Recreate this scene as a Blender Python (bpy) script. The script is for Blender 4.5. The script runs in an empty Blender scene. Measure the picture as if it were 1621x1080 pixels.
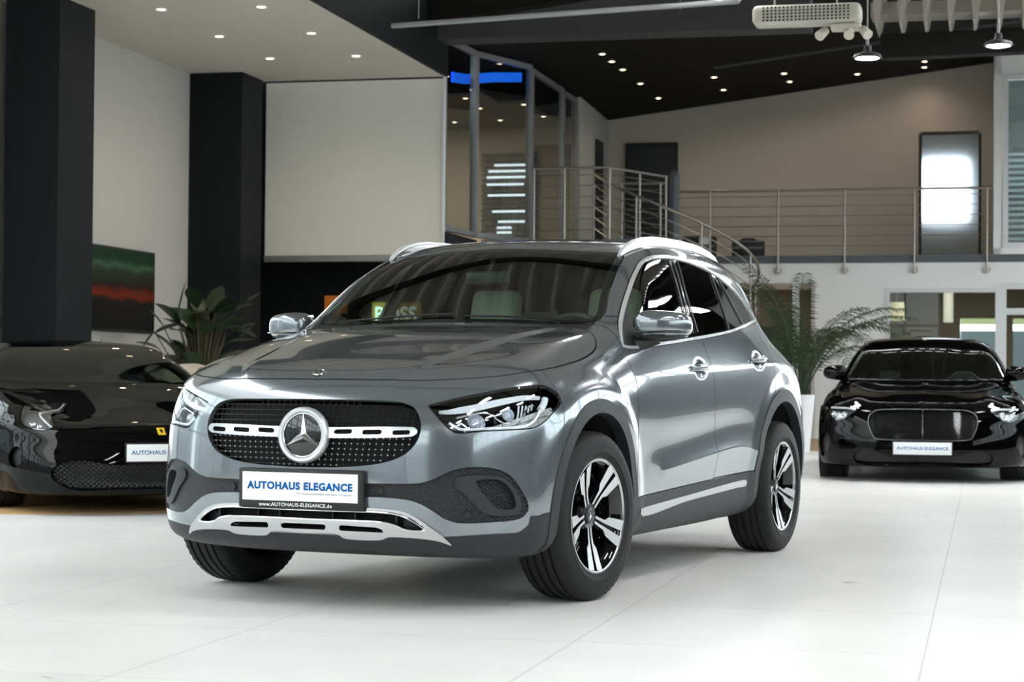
import bpy, bmesh, math, random
import numpy as np
from mathutils import Vector, Matrix, Euler

# ---------------------------------------------------------------- camera, world, light, exposure
S = bpy.context.scene
C = S.collection
CAM_H = 0.9167
cam_d = bpy.data.cameras.new('camera')
cam_d.sensor_width = 36.0
cam_d.lens = 3153.9 / 1621.0 * 36.0
cam_d.clip_end = 300
cam_d.dof.use_dof = True
cam_d.dof.focus_distance = 8.6
cam_d.dof.aperture_fstop = 6.3
cam_o = bpy.data.objects.new('camera', cam_d)
cam_o.location = (0, 0, CAM_H)
cam_o.rotation_euler = (Matrix.Rotation(math.radians(91.097), 3, 'X') @ Matrix.Rotation(math.radians(0.45), 3, 'Z')).to_euler()
C.objects.link(cam_o)
S.camera = cam_o

w = bpy.data.worlds.new('daylight')
S.world = w
w.use_nodes = True
bg = w.node_tree.nodes['Background']
bg.inputs[0].default_value = (0.93, 0.97, 1.0, 1)
bg.inputs[1].default_value = 6.5

S.view_settings.view_transform = 'Standard'
S.view_settings.look = 'None'
S.view_settings.gamma = 1
S.view_settings.use_curve_mapping = False
S.view_settings.exposure = 0.0
# ---------------------------------------------------------------- small helpers
def link(o, parent=None):
    C.objects.link(o)
    if parent is not None:
        o.parent = parent
    return o

def set_props(o, label=None, cat=None, group=None, kind=None):
    if label: o['label'] = label
    if cat: o['category'] = cat
    if group: o['group'] = group
    if kind: o['kind'] = kind
    return o

def empty(name, loc=(0, 0, 0), rz=0, label=None, cat=None, group=None, parent=None):
    o = bpy.data.objects.new(name, None)
    o.empty_display_size = 0.1
    o.location = loc
    o.rotation_euler = (0, 0, rz)
    link(o, parent)
    return set_props(o, label, cat, group)

def mesh_obj(name, verts, faces, mat, parent=None, smooth=False, normals=None):
    me = bpy.data.meshes.new(name)
    me.from_pydata([tuple(map(float, v)) for v in verts], [], [tuple(map(int, f)) for f in faces])
    me.update()
    if mat is not None:
        me.materials.append(mat)
    if smooth:
        me.shade_smooth()
    if normals is not None:
        me.normals_split_custom_set_from_vertices([tuple(map(float, n)) for n in normals])
    o = bpy.data.objects.new(name, me)
    return link(o, parent)

class MB:
    """collects simple shapes and links them as one mesh object"""
    def __init__(self):
        self.v = []; self.f = []; self.s = []
    def add(self, vs, fs, smooth=False, M=None):
        n = len(self.v)
        for p in vs:
            p = Vector(p)
            self.v.append(tuple(M @ p) if M is not None else tuple(p))
        for f in fs:
            self.f.append([n + i for i in f]); self.s.append(smooth)
        return self
    def box(self, c, d, M=None, rz=0):
        x, y, z = d[0] / 2, d[1] / 2, d[2] / 2
        vs = [(-x, -y, -z), (x, -y, -z), (x, y, -z), (-x, y, -z), (-x, -y, z), (x, -y, z), (x, y, z), (-x, y, z)]
        T = Matrix.Translation(c) @ Matrix.Rotation(rz, 4, 'Z')
        if M is not None: T = M @ T
        return self.add(vs, [(0, 3, 2, 1), (4, 5, 6, 7), (0, 1, 5, 4), (1, 2, 6, 5), (2, 3, 7, 6), (3, 0, 4, 7)], False, T)
    def bbox(self, c, d, b=0.01, M=None, rz=0, seg=2):
        bm = bmesh.new(); bmesh.ops.create_cube(bm, size=1)
        for v in bm.verts: v.co = Vector((v.co.x * d[0], v.co.y * d[1], v.co.z * d[2]))
        bmesh.ops.bevel(bm, geom=bm.edges[:] , offset=b, segments=seg, affect='EDGES', profile=0.5)
        T = Matrix.Translation(c) @ Matrix.Rotation(rz, 4, 'Z')
        if M is not None: T = M @ T
        bm.verts.index_update()
        self.add([v.co for v in bm.verts], [[v.index for v in f.verts] for f in bm.faces], seg > 1, T)
        bm.free(); return self
    def tube(self, pts, r, seg=10, closed=False, caps=True, M=None, flat=None):
        pts = [Vector(p) for p in pts]; n = len(pts)
        rr = r if hasattr(r, '__len__') else [r] * n
        tans = []
        for i in range(n):
            a = pts[i - 1] if (i > 0 or closed) else pts[i]
            b = pts[(i + 1) % n] if (i < n - 1 or closed) else pts[i]
            tans.append((b - a).normalized())
        up = Vector((0, 0, 1)) if abs(tans[0].z) < 0.9 else Vector((1, 0, 0))
        u = tans[0].cross(up).normalized()
        vs = []; fs = []
        for i in range(n):
            t = tans[i]
            u = (u - t * u.dot(t))
            u = u.normalized() if u.length > 1e-6 else t.orthogonal().normalized()
            w_ = t.cross(u)
            for k in range(seg):
                a = 2 * math.pi * k / seg
                fx = flat if flat else 1.0
                vs.append(pts[i] + (u * math.cos(a) * fx + w_ * math.sin(a)) * rr[i])
        m = n if closed else n - 1
        for i in range(m):
            j = (i + 1) % n
            for k in range(seg):
                l = (k + 1) % seg
                fs.append((i * seg + k, i * seg + l, j * seg + l, j * seg + k))
        if caps and not closed:
            fs.append(tuple(range(seg - 1, -1, -1))); fs.append(tuple((n - 1) * seg + k for k in range(seg)))
        return self.add(vs, fs, True, M)
    def cyl(self, a, b, r, seg=16, r2=None, M=None):
        return self.tube([a, b], [r, r if r2 is None else r2], seg, M=M)
    def lathe(self, prof, seg=32, M=None, a0=0.0, a1=2 * math.pi):
        """profile of (radius, height) spun about local z"""
        full = abs(a1 - a0 - 2 * math.pi) < 1e-6
        m = seg if full else seg + 1
        vs = []; fs = []
        for k in range(m):
            a = a0 + (a1 - a0) * k / seg
            for r, z in prof:
                vs.append((r * math.cos(a), r * math.sin(a), z))
        n = len(prof)
        for k in range(seg):
            l = (k + 1) % m
            for i in range(n - 1):
                if prof[i][0] < 1e-6 and prof[i + 1][0] < 1e-6: continue
                fs.append((k * n + i, l * n + i, l * n + i + 1, k * n + i + 1))
        return self.add(vs, fs, True, M)
    def prism(self, poly, h0, h1, M=None, smooth=False):
        """polygon in local xy extruded from h0 to h1 in z"""
        n = len(poly)
        vs = [(p[0], p[1], h0) for p in poly] + [(p[0], p[1], h1) for p in poly]
        fs = [tuple(range(n - 1, -1, -1)), tuple(range(n, 2 * n))]
        fs += [(i, (i + 1) % n, n + (i + 1) % n, n + i) for i in range(n)]
        return self.add(vs, fs, smooth, M)
    def build(self, name, mat, parent=None, merge=False, sharp=40, loc=None, rot=None):
        me = bpy.data.meshes.new(name)
        me.from_pydata(self.v, [], self.f)
        if mat is not None: me.materials.append(mat)
        bm = bmesh.new(); bm.from_mesh(me)
        if merge: bmesh.ops.remove_doubles(bm, verts=bm.verts, dist=merge if merge is not True else 1e-5)
        bmesh.ops.recalc_face_normals(bm, faces=bm.faces)
        if merge is False:
            for f, s in zip(bm.faces, self.s): f.smooth = s
        else:
            for f in bm.faces: f.smooth = True
        lim = math.radians(sharp)
        for e in bm.edges:
            if len(e.link_faces) == 2 and e.calc_face_angle(0) > lim: e.smooth = False
        bm.to_mesh(me); bm.free()
        o = bpy.data.objects.new(name, me)
        if loc is not None: o.location = loc
        if rot is not None: o.rotation_euler = rot
        return link(o, parent)

def copy_tree(o, parent=None):
    c = o.copy(); link(c, parent)
    for ch in list(o.children): copy_tree(ch, c)
    return c

# ---------------------------------------------------------------- materials
MATS = {}
def mat(name, col, rough=0.5, metal=0.0, coat=0.0, spec=None, emit=None, estr=0.0, trans=0.0, ior=1.45, alpha=1.0, noise=None, bump=None, coat_r=0.03):
    if name in MATS: return MATS[name]
    m = bpy.data.materials.new(name); m.use_nodes = True
    nt = m.node_tree; b = nt.nodes['Principled BSDF']
    b.inputs['Base Color'].default_value = (*col, 1)
    b.inputs['Roughness'].default_value = rough
    b.inputs['Metallic'].default_value = metal
    b.inputs['Coat Weight'].default_value = coat
    b.inputs['Coat Roughness'].default_value = coat_r
    b.inputs['IOR'].default_value = ior
    b.inputs['Transmission Weight'].default_value = trans
    b.inputs['Alpha'].default_value = alpha
    if spec is not None: b.inputs['Specular IOR Level'].default_value = spec
    if emit is not None:
        b.inputs['Emission Color'].default_value = (*emit, 1); b.inputs['Emission Strength'].default_value = estr
    tc = None
    if noise:
        sc, amt = noise
        tc = nt.nodes.new('ShaderNodeTexCoord'); n = nt.nodes.new('ShaderNodeTexNoise')
        n.inputs['Scale'].default_value = sc; n.inputs['Detail'].default_value = 5
        nt.links.new(tc.outputs['Object'], n.inputs['Vector'])
        r = nt.nodes.new('ShaderNodeMapRange')
        r.inputs['To Min'].default_value = 1 - amt; r.inputs['To Max'].default_value = 1 + amt
        nt.links.new(n.outputs['Fac'], r.inputs['Value'])
        mx = nt.nodes.new('ShaderNodeVectorMath'); mx.operation = 'SCALE'
        mx.inputs[0].default_value = col
        nt.links.new(r.outputs[0], mx.inputs['Scale']); nt.links.new(mx.outputs[0], b.inputs['Base Color'])
    if bump:
        sc, st = bump
        tc = tc or nt.nodes.new('ShaderNodeTexCoord')
        n2 = nt.nodes.new('ShaderNodeTexNoise'); n2.inputs['Scale'].default_value = sc; n2.inputs['Detail'].default_value = 3
        bp = nt.nodes.new('ShaderNodeBump'); bp.inputs['Strength'].default_value = st; bp.inputs['Distance'].default_value = 0.002
        nt.links.new(tc.outputs['Object'], n2.inputs['Vector']); nt.links.new(n2.outputs['Fac'], bp.inputs['Height'])
        nt.links.new(bp.outputs[0], b.inputs['Normal'])
    MATS[name] = m
    return m

def glass_mat(name, tint=(1, 1, 1), refl=0.08, rough=0.0, tr=0.6, ior=1.52):
    """thin sheet of glass: fresnel reflection over a tinted see-through"""
    if name in MATS: return MATS[name]
    m = bpy.data.materials.new(name); m.use_nodes = True
    nt = m.node_tree; nt.nodes.clear()
    out = nt.nodes.new('ShaderNodeOutputMaterial'); mix = nt.nodes.new('ShaderNodeMixShader')
    t = nt.nodes.new('ShaderNodeBsdfTransparent'); t.inputs[0].default_value = (tint[0] * tr, tint[1] * tr, tint[2] * tr, 1)
    g = nt.nodes.new('ShaderNodeBsdfGlossy'); g.inputs['Roughness'].default_value = rough
    g.inputs[0].default_value = (1, 1, 1, 1)
    fr = nt.nodes.new('ShaderNodeFresnel'); fr.inputs[0].default_value = ior
    ad = nt.nodes.new('ShaderNodeMath'); ad.operation = 'MULTIPLY_ADD'; ad.inputs[1].default_value = 1.0; ad.inputs[2].default_value = refl
    ge = nt.nodes.new('ShaderNodeNewGeometry'); inv = nt.nodes.new('ShaderNodeMath'); inv.operation = 'SUBTRACT'; inv.inputs[0].default_value = 1.0
    mu = nt.nodes.new('ShaderNodeMath'); mu.operation = 'MULTIPLY'                 # only the outer face of a pane mirrors
    nt.links.new(ge.outputs['Backfacing'], inv.inputs[1]); nt.links.new(fr.outputs[0], ad.inputs[0])
    nt.links.new(ad.outputs[0], mu.inputs[0]); nt.links.new(inv.outputs[0], mu.inputs[1]); nt.links.new(mu.outputs[0], mix.inputs[0])
    nt.links.new(t.outputs[0], mix.inputs[1]); nt.links.new(g.outputs[0], mix.inputs[2]); nt.links.new(mix.outputs[0], out.inputs[0])
    MATS[name] = m
    return m

# ---------------------------------------------------------------- curves
def pchip(xs, ys, x):
    xs = np.asarray(xs, float); ys = np.asarray(ys, float); x = np.asarray(x, float)
    h = np.diff(xs); d = np.diff(ys) / h
    m = np.zeros(len(xs)); m[0] = d[0]; m[-1] = d[-1]
    for i in range(1, len(xs) - 1):
        if d[i - 1] * d[i] > 0:
            w1 = 2 * h[i] + h[i - 1]; w2 = h[i] + 2 * h[i - 1]
            m[i] = (w1 + w2) / (w1 / d[i - 1] + w2 / d[i])
    i = np.clip(np.searchsorted(xs, x) - 1, 0, len(xs) - 2)
    t = (x - xs[i]) / h[i]
    return ((1 + 2 * t) * (1 - t) ** 2 * ys[i] + t * (1 - t) ** 2 * h[i] * m[i] + t * t * (3 - 2 * t) * ys[i + 1] + t * t * (t - 1) * h[i] * m[i + 1])

def smooth_poly(pts, n=6, closed=True):
    """Catmull-Rom through the points; a point given as (a, b, 1) is a corner"""
    P = [np.array(p[:2], float) for p in pts]; K = [len(p) > 2 and p[2] for p in pts]
    N = len(P); out = []
    for i in range(N if closed else N - 1):
        p1, p2 = P[i], P[(i + 1) % N]
        p0 = P[i - 1] if (i > 0 or closed) else p1
        p3 = P[(i + 2) % N] if (i + 2 < N or closed) else p2
        if K[i]: p0 = p1 - (p2 - p1) * 0.5
        if K[(i + 1) % N]: p3 = p2 + (p2 - p1) * 0.5
        for k in range(n):
            t = k / n
            d1 = max(np.linalg.norm(p1 - p0), 1e-6) ** .5; d2 = max(np.linalg.norm(p2 - p1), 1e-6) ** .5; d3 = max(np.linalg.norm(p3 - p2), 1e-6) ** .5
            m1 = ((p1 - p0) / d1 - (p2 - p0) / (d1 + d2) + (p2 - p1) / d2) * d2
            m2 = ((p2 - p1) / d2 - (p3 - p1) / (d2 + d3) + (p3 - p2) / d3) * d2
            out.append((2 * t ** 3 - 3 * t ** 2 + 1) * p1 + (t ** 3 - 2 * t ** 2 + t) * m1 + (-2 * t ** 3 + 3 * t ** 2) * p2 + (t ** 3 - t ** 2) * m2)
    if not closed: out.append(P[-1])
    return np.array(out)

def sdf_poly(poly, Q):
    """signed distance of points Q (n,2) to a closed polygon, negative inside"""
    poly = np.asarray(poly, float); Q = np.asarray(Q, float)
    lo = poly.min(0) - 0.06; hi = poly.max(0) + 0.06
    near = np.all((Q > lo) & (Q < hi), axis=1)
    res = np.full(len(Q), 0.06)
    q = Q[near]
    d2 = np.full(len(q), 1e9); inside = np.zeros(len(q), bool)
    for i in range(len(poly)):
        a = poly[i]; b = poly[(i + 1) % len(poly)]
        e = b - a; L = e @ e
        if L < 1e-14: continue
        wv = q - a; t = np.clip((wv @ e) / L, 0, 1)
        dd = ((wv - t[:, None] * e) ** 2).sum(1); d2 = np.minimum(d2, dd)
        c = (a[1] > q[:, 1]) != (b[1] > q[:, 1])
        xi = a[0] + (q[:, 1] - a[1]) / (b[1] - a[1] + 1e-30) * e[0]
        inside ^= c & (q[:, 0] < xi)
    s = np.sqrt(d2); s[inside] *= -1
    res[near] = s
    return res

# ---------------------------------------------------------------- surfaces that are cut along outlines
class Surf:
    """triangle surface with smooth normals; lab holds a region number for every triangle"""
    def __init__(self, V, N, T, lab=None):
        self.V = V; self.N = N; self.T = T
        self.lab = np.zeros(len(T), int) if lab is None else lab
    def cut(self, d, only=None):
        """split triangles along d = 0 (d given per vertex)"""
        d = d.copy(); d[np.abs(d) < 2e-4] = 0
        s = np.sign(d).astype(int); T = self.T; st = s[T]
        cross = (st.min(1) < 0) & (st.max(1) > 0)
        if only is not None: cross &= only
        if not cross.any(): return d
        X = T[cross]; XL = self.lab[cross]; SX = st[cross]
        e = np.concatenate([X[:, [0, 1]], X[:, [1, 2]], X[:, [2, 0]]]); es = np.sort(e, axis=1)
        opp = s[es[:, 0]] * s[es[:, 1]] < 0
        ue, inv = np.unique(es[opp], axis=0, return_inverse=True); inv = inv.ravel()
        t = d[ue[:, 0]] / (d[ue[:, 0]] - d[ue[:, 1]])
        nv = self.V[ue[:, 0]] * (1 - t)[:, None] + self.V[ue[:, 1]] * t[:, None]
        nn = self.N[ue[:, 0]] * (1 - t)[:, None] + self.N[ue[:, 1]] * t[:, None]
        nn /= np.linalg.norm(nn, axis=1)[:, None] + 1e-12
        base = len(self.V); idx = np.full(len(es), -1); idx[opp] = base + inv
        m = len(X); E = idx.reshape(3, m).T
        newT = []; newL = []
        for k in range(3):
            a, b, c = X[:, k], X[:, (k + 1) % 3], X[:, (k + 2) % 3]
            sa, sb, sc = SX[:, k], SX[:, (k + 1) % 3], SX[:, (k + 2) % 3]
            eab, ebc, eca = E[:, k], E[:, (k + 1) % 3], E[:, (k + 2) % 3]
            q = (sa * sb < 0) & (sa * sc < 0)           # a alone
            newT += [np.c_[a, eab, eca][q], np.c_[eab, b, c][q], np.c_[eab, c, eca][q]]; newL += [XL[q]] * 3
            q = (sa == 0) & (sb * sc < 0)
            newT += [np.c_[a, b, ebc][q], np.c_[a, ebc, c][q]]; newL += [XL[q]] * 2
        self.T = np.concatenate([T[~cross]] + newT); self.lab = np.concatenate([self.lab[~cross]] + newL)
        self.V = np.concatenate([self.V, nv]); self.N = np.concatenate([self.N, nn])
        return np.concatenate([d, np.zeros(len(nv))])
    def region(self, fn, new, old=None, off=0.0, extra=None):
        """cut along fn(V) = off and relabel the inside triangles (of labels old) as new"""
        d = fn(self.V) - off
        only = None
        if old is not None: only = np.isin(self.lab, old)
        if extra is not None:
            ce = self.V[self.T].mean(1); ok = extra(ce)
            only = ok if only is None else only & ok
        d = self.cut(d, only)
        ctr = d[self.T].mean(1) < 0
        if old is not None: ctr &= np.isin(self.lab, old)
        if extra is not None: ctr &= extra(self.V[self.T].mean(1))
        self.lab[ctr] = new
    def panel(self, fn, new, old, w=0.004, extra=None, gap=99):
        self.region(fn, gap, old, off=w / 2, extra=extra)
        self.region(fn, new, [gap], off=-w / 2, extra=extra)
        self.lab[self.lab == gap] = 98
    def renormal(self):
        V, T = self.V, self.T
        m = len(T) // 2; Q = np.c_[T[:m], T[m:, 2]]          # the uncut surface is quads split in two
        fn = np.cross(V[Q[:, 2]] - V[Q[:, 0]], V[Q[:, 3]] - V[Q[:, 1]])
        N = np.zeros_like(V)
        for k in range(4): np.add.at(N, Q[:, k], fn)
        N[V[:, 0] < 1e-5, 0] = 0
        self.N = N / (np.linalg.norm(N, axis=1)[:, None] + 1e-12)
    def at(self, uv, chart):
        """points and normals of the surface at chart positions uv"""
        Q = chart(self.V); T = self.T; A, B, D = Q[T[:, 0]], Q[T[:, 1]], Q[T[:, 2]]
        ar = (B[:, 0] - A[:, 0]) * (D[:, 1] - A[:, 1]) - (B[:, 1] - A[:, 1]) * (D[:, 0] - A[:, 0])
        ar = np.where(np.abs(ar) < 1e-14, 1e-14, ar); ctr = (A + B + D) / 3
        P = []; NN = []
        for q in np.asarray(uv, float):
            near = np.nonzero(np.abs(ctr - q).max(1) < 0.03)[0]
            if len(near) == 0: near = np.array([np.argmin(((ctr - q) ** 2).sum(1))])
            a, b, d = A[near], B[near], D[near]
            w0 = ((b[:, 0] - q[0]) * (d[:, 1] - q[1]) - (b[:, 1] - q[1]) * (d[:, 0] - q[0])) / ar[near]
            w1 = ((d[:, 0] - q[0]) * (a[:, 1] - q[1]) - (d[:, 1] - q[1]) * (a[:, 0] - q[0])) / ar[near]
            W = np.c_[w0, w1, 1 - w0 - w1]; bad = np.clip(-W, 0, None).sum(1); k = np.argmin(bad)
            w_ = np.clip(W[k], 0, 1); w_ /= w_.sum(); t = T[near[k]]
            P.append((self.V[t] * w_[:, None]).sum(0)); n = (self.N[t] * w_[:, None]).sum(0); NN.append(n / np.linalg.norm(n))
        return np.array(P), np.array(NN)
    def pick(self, labs):
        return self.sub(np.isin(self.lab, labs))
    def sub(self, mask):
        T = self.T[mask]; u, inv = np.unique(T, return_inverse=True)
        return Surf(self.V[u].copy(), self.N[u].copy(), inv.reshape(-1, 3), self.lab[mask].copy())
    def mirrored(self):
        V = self.V.copy(); V[:, 0] *= -1; N = self.N.copy(); N[:, 0] *= -1
        return Surf(V, N, self.T[:, ::-1].copy(), self.lab.copy())
    def both(self):
        """the surface with its mirror image, welded on the centre plane"""
        n = len(self.V); m = self.mirrored()
        on = np.abs(self.V[:, 0]) < 1e-5
        remap = np.arange(n) + n; remap[on] = np.arange(n)[on]
        T2 = remap[m.T]
        V = np.concatenate([self.V, m.V]); N = np.concatenate([self.N, m.N])
        N[:n][on] *= np.array([0, 1, 1])
        return Surf(V, N, np.concatenate([self.T, T2]), np.concatenate([self.lab, self.lab]))
    def boundary(self):
        T = self.T
        e = np.concatenate([T[:, [0, 1]], T[:, [1, 2]], T[:, [2, 0]]])
        key = np.sort(e, axis=1); k = key[:, 0].astype(np.int64) * (len(self.V) + 1) + key[:, 1]
        u, first, cnt = np.unique(k, return_index=True, return_counts=True)
        return e[first[cnt == 1]]
    def offset(self, d):
        return Surf(self.V + self.N * d, self.N, self.T, self.lab)
    def obj(self, name, material, parent=None, rim=0.012, lift=0.0, skip_centre=True):
        """mesh object with its outer edge turned inwards by rim"""
        V = self.V + self.N * lift; N = self.N; T = [tuple(t) for t in self.T.tolist()]
        B = self.boundary()
        if len(B) and rim:
            if skip_centre:
                onc = (np.abs(V[B[:, 0], 0]) < 1e-5) & (np.abs(V[B[:, 1], 0]) < 1e-5)
                B = B[~onc]
            ids = np.unique(B); n0 = len(V)
            # edge gets its own outward-facing copies so the face shading stays clean
            en = {}
            tang = V[B[:, 1]] - V[B[:, 0]]
            sn = np.cross(tang, N[B[:, 0]]); sn /= np.linalg.norm(sn, axis=1)[:, None] + 1e-12
            acc = np.zeros((n0, 3)); np.add.at(acc, B[:, 0], sn); np.add.at(acc, B[:, 1], sn)
            a = V[ids]; nrm = acc[ids]; nrm /= np.linalg.norm(nrm, axis=1)[:, None] + 1e-12
            c = a - N[ids] * rim
            ch = 0.0012
            mid = a - N[ids] * ch + nrm * 0.0
            V = np.concatenate([V, a, c]); N = np.concatenate([N, nrm, nrm])
            mp = {int(i): n0 + k for k, i in enumerate(ids)}; m2 = {int(i): n0 + len(ids) + k for k, i in enumerate(ids)}
            for p, q in B.tolist():
                T.append((mp[q], mp[p], m2[p], m2[q]))
        return mesh_obj(name, V, T, material, parent, True, N)

def subdivide(verts, faces, level, creases=None, mirror=True):
    """Catmull-Clark limit surface as a triangle Surf; half cage in x >= 0 is mirrored first, the half is returned"""
    me = bpy.data.meshes.new('cage')
    me.from_pydata([tuple(v) for v in verts], [], faces)
    if creases:
        me.update()
        at = me.attributes.new('crease_edge', 'FLOAT', 'EDGE')
        for e in me.edges:
            k = tuple(sorted(e.vertices))
            if k in creases: at.data[e.index].value = creases[k]
    o = bpy.data.objects.new('cage', me); C.objects.link(o)
    if mirror:
        m = o.modifiers.new('m', 'MIRROR'); m.use_clip = True; m.merge_threshold = 1e-4
    s = o.modifiers.new('s', 'SUBSURF'); s.levels = level; s.render_levels = level; s.quality = 4
    dg = bpy.context.evaluated_depsgraph_get(); ev = o.evaluated_get(dg); em = ev.to_mesh()
    n = len(em.vertices)
    V = np.empty(n * 3); em.vertices.foreach_get('co', V); V = V.reshape(-1, 3)
    N = np.empty(n * 3); em.vertex_normals.foreach_get('vector', N); N = N.reshape(-1, 3)
    F = np.empty(len(em.polygons) * 4, int); em.loops.foreach_get('vertex_index', F); F = F.reshape(-1, 4)
    ev.to_mesh_clear(); bpy.data.objects.remove(o); bpy.data.meshes.remove(me)
    if mirror:
        V[np.abs(V[:, 0]) < 1e-5, 0] = 0
        F = F[V[F][:, :, 0].mean(1) > 0]
        V[:, 0] = np.maximum(V[:, 0], 0)
        on = V[:, 0] == 0; N[on, 0] = 0; N /= np.linalg.norm(N, axis=1)[:, None]
    T = np.concatenate([F[:, [0, 1, 2]], F[:, [0, 2, 3]]])
    u, inv = np.unique(T, return_inverse=True)
    return Surf(V[u], N[u], inv.reshape(-1, 3))

# ---------------------------------------------------------------- car body cages
def car_cage(front, sections, rear, centre, ystat, nf=6, t0=48, nfs=4, nrs=3, tr0=50, nexp=(2.5, 2.5), pz=2.2):
    """front/rear: per row (y, z) on the centre line;  sections: {y: [(x, z) per row]};  centre: [(key y, y, z)] along the top
    rows run round the car from the nose centre to the tail centre, the top is a grid between the last row's two halves"""
    keys = sorted(sections); R = len(front)
    SX = np.array([[p[0] for p in sections[k]] for k in keys]); SZ = np.array([[p[1] for p in sections[k]] for k in keys])
    cols = []
    ft = [math.radians(t0 * i / nf) for i in range(nf + 1)] + [math.radians(t0 + (90 - t0) * i / nfs) for i in range(1, nfs + 1)]
    rt = [math.radians(90 - (90 - tr0) * i / nrs) for i in range(0, nrs + 1)] + [math.radians(tr0 * (1 - i / nf)) for i in range(1, nf + 1)]
    G = []
    for r in range(R):
        row = []
        xs = pchip(keys, SX[:, r], ystat); zs = pchip(keys, SZ[:, r], ystat)
        n = nexp[0][r] if hasattr(nexp[0], '__len__') else nexp[0]
        m = nexp[1][r] if hasattr(nexp[1], '__len__') else nexp[1]
        yc, zc = front[r]; x0, z0 = xs[0], zs[0]; y0 = ystat[0]
        for t in ft[:-1]:
            x = x0 * math.sin(t) ** (2 / n); y = y0 - (y0 - yc) * math.cos(t) ** (2 / n)
            f = (y - yc) / (y0 - yc) ; row.append((x, y, zc + (z0 - zc) * f))
        for x, y, z in zip(xs, ystat, zs): row.append((x, y, z))
        yc, zc = rear[r]; x0, z0 = xs[-1], zs[-1]; y0 = ystat[-1]
        for t in rt[1:]:
            x = x0 * math.sin(t) ** (2 / m); y = y0 + (yc - y0) * math.cos(t) ** (2 / m)
            f = (y - y0) / (yc - y0); row.append((x if t > 1e-9 else 0.0, y, z0 + (zc - z0) * f))
        G.append(row)
    G = np.array(G); nc = G.shape[1]
    V = G.reshape(-1, 3).tolist(); F = []
    for r in range(R - 1):
        for c in range(nc - 1):
            F.append((r * nc + c, r * nc + c + 1, (r + 1) * nc + c + 1, (r + 1) * nc + c))
    top = G[-1]; e0 = nf; e1 = nc - 1 - nf; ns = e1 - e0
    base = (R - 1) * nc
    ck = [c[0] for c in centre]; cy = [c[1] for c in centre]; cz = [c[2] for c in centre]
    tid = {}
    for s in range(ns + 1):
        tid[(nf, s)] = base + e0 + s
    for i in range(nf + 1):
        tid[(i, 0)] = base + i; tid[(i, ns)] = base + nc - 1 - i
    def frac(P, Cc, E):
        d = [(P[k] - Cc[k]) / (E[k] - Cc[k]) if abs(E[k] - Cc[k]) > 1e-6 else 0 for k in range(3)]
        return np.array(d)
    def sm(t):
        t = min(max(t, 0), 1); return t * t * (3 - 2 * t)
    for s in range(1, ns):
        E = top[e0 + s]; Cc = np.array([0, float(pchip(ck, cy, [E[1]])[0]), float(pchip(ck, cz, [E[1]])[0])])
        for i in range(nf):
            w_ = i / nf
            mid = np.array([w_, w_ ** 2, w_ ** pz])
            fF = frac(top[i], top[0], top[e0]); fR = frac(top[nc - 1 - i], top[nc - 1], top[e1])
            a = 1 - sm(s / 6); b = 1 - sm((ns - s) / 4)
            f = mid * (1 - a - b) + fF * a + fR * b
            P = Cc + (E - Cc) * f
            tid[(i, s)] = len(V); V.append(P.tolist())
    for s in range(ns):
        for i in range(nf):
            F.append((tid[(i, s)], tid[(i + 1, s)], tid[(i + 1, s + 1)], tid[(i, s + 1)]))
    return V, F, G, nc, tid, ns

def sides(sf, name, m, parent, rim=.012, lift=0.0):
    """left and right copies of a half-surface region as two parts"""
    a = sf.obj(name, m, parent, rim, lift, skip_centre=False)
    b = sf.mirrored().obj(name, m, parent, rim, lift, skip_centre=False)
    return a, b

def superell(c, r, e=(0.7, 0.7), nu=28, nv=16, M=None, mb=None, fn=None):
    mb = mb or MB(); vs = []; fs = []
    def sp(v, p): return math.copysign(abs(v) ** p, v)
    for j in range(nv + 1):
        la = -math.pi / 2 + math.pi * j / nv
        for i in range(nu):
            lo = 2 * math.pi * i / nu
            p = Vector((r[0] * sp(math.cos(la), e[0]) * sp(math.cos(lo), e[1]), r[1] * sp(math.cos(la), e[0]) * sp(math.sin(lo), e[1]), r[2] * sp(math.sin(la), e[0])))
            if fn: p = fn(p)
            vs.append(Vector(c) + p)
    for j in range(nv):
        for i in range(nu):
            a = j * nu + i; b = j * nu + (i + 1) % nu
            fs.append((a, b, b + nu, a + nu))
    return mb.add(vs, fs, True, M)

def text_obj(name, body, width, height, m, parent=None, loc=(0, 0, 0), rot=(math.pi / 2, 0, 0), bold=0.0, depth=0.0006, align='c', spacing=1.0):
    cu = bpy.data.curves.new(name, 'FONT'); cu.body = body; cu.size = 1; cu.extrude = 0.0; cu.offset = bold; cu.space_character = spacing; cu.resolution_u = 4
    t = bpy.data.objects.new(name + '_t', cu); C.objects.link(t)
    dg = bpy.context.evaluated_depsgraph_get()
    me = bpy.data.meshes.new_from_object(t.evaluated_get(dg))
    bpy.data.objects.remove(t); bpy.data.curves.remove(cu)
    xs = [v.co.x for v in me.vertices]; ys = [v.co.y for v in me.vertices]
    x0, x1, y0, y1 = min(xs), max(xs), min(ys), max(ys)
    for v in me.vertices:
        x = (v.co.x - x0) / (x1 - x0) * width - (width / 2 if align == 'c' else 0)
        v.co = (x, (v.co.y - y0) / (y1 - y0) * height - height / 2, 0)
    bm = bmesh.new(); bm.from_mesh(me)
    r = bmesh.ops.extrude_face_region(bm, geom=bm.faces[:])
    for v in [g for g in r['geom'] if isinstance(g, bmesh.types.BMVert)]: v.co.z += depth
    bmesh.ops.recalc_face_normals(bm, faces=bm.faces)
    bm.to_mesh(me); bm.free(); me.name = name
    me.materials.clear(); me.materials.append(m)
    o = bpy.data.objects.new(name, me); o.location = loc; o.rotation_euler = rot
    return link(o, parent)

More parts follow.
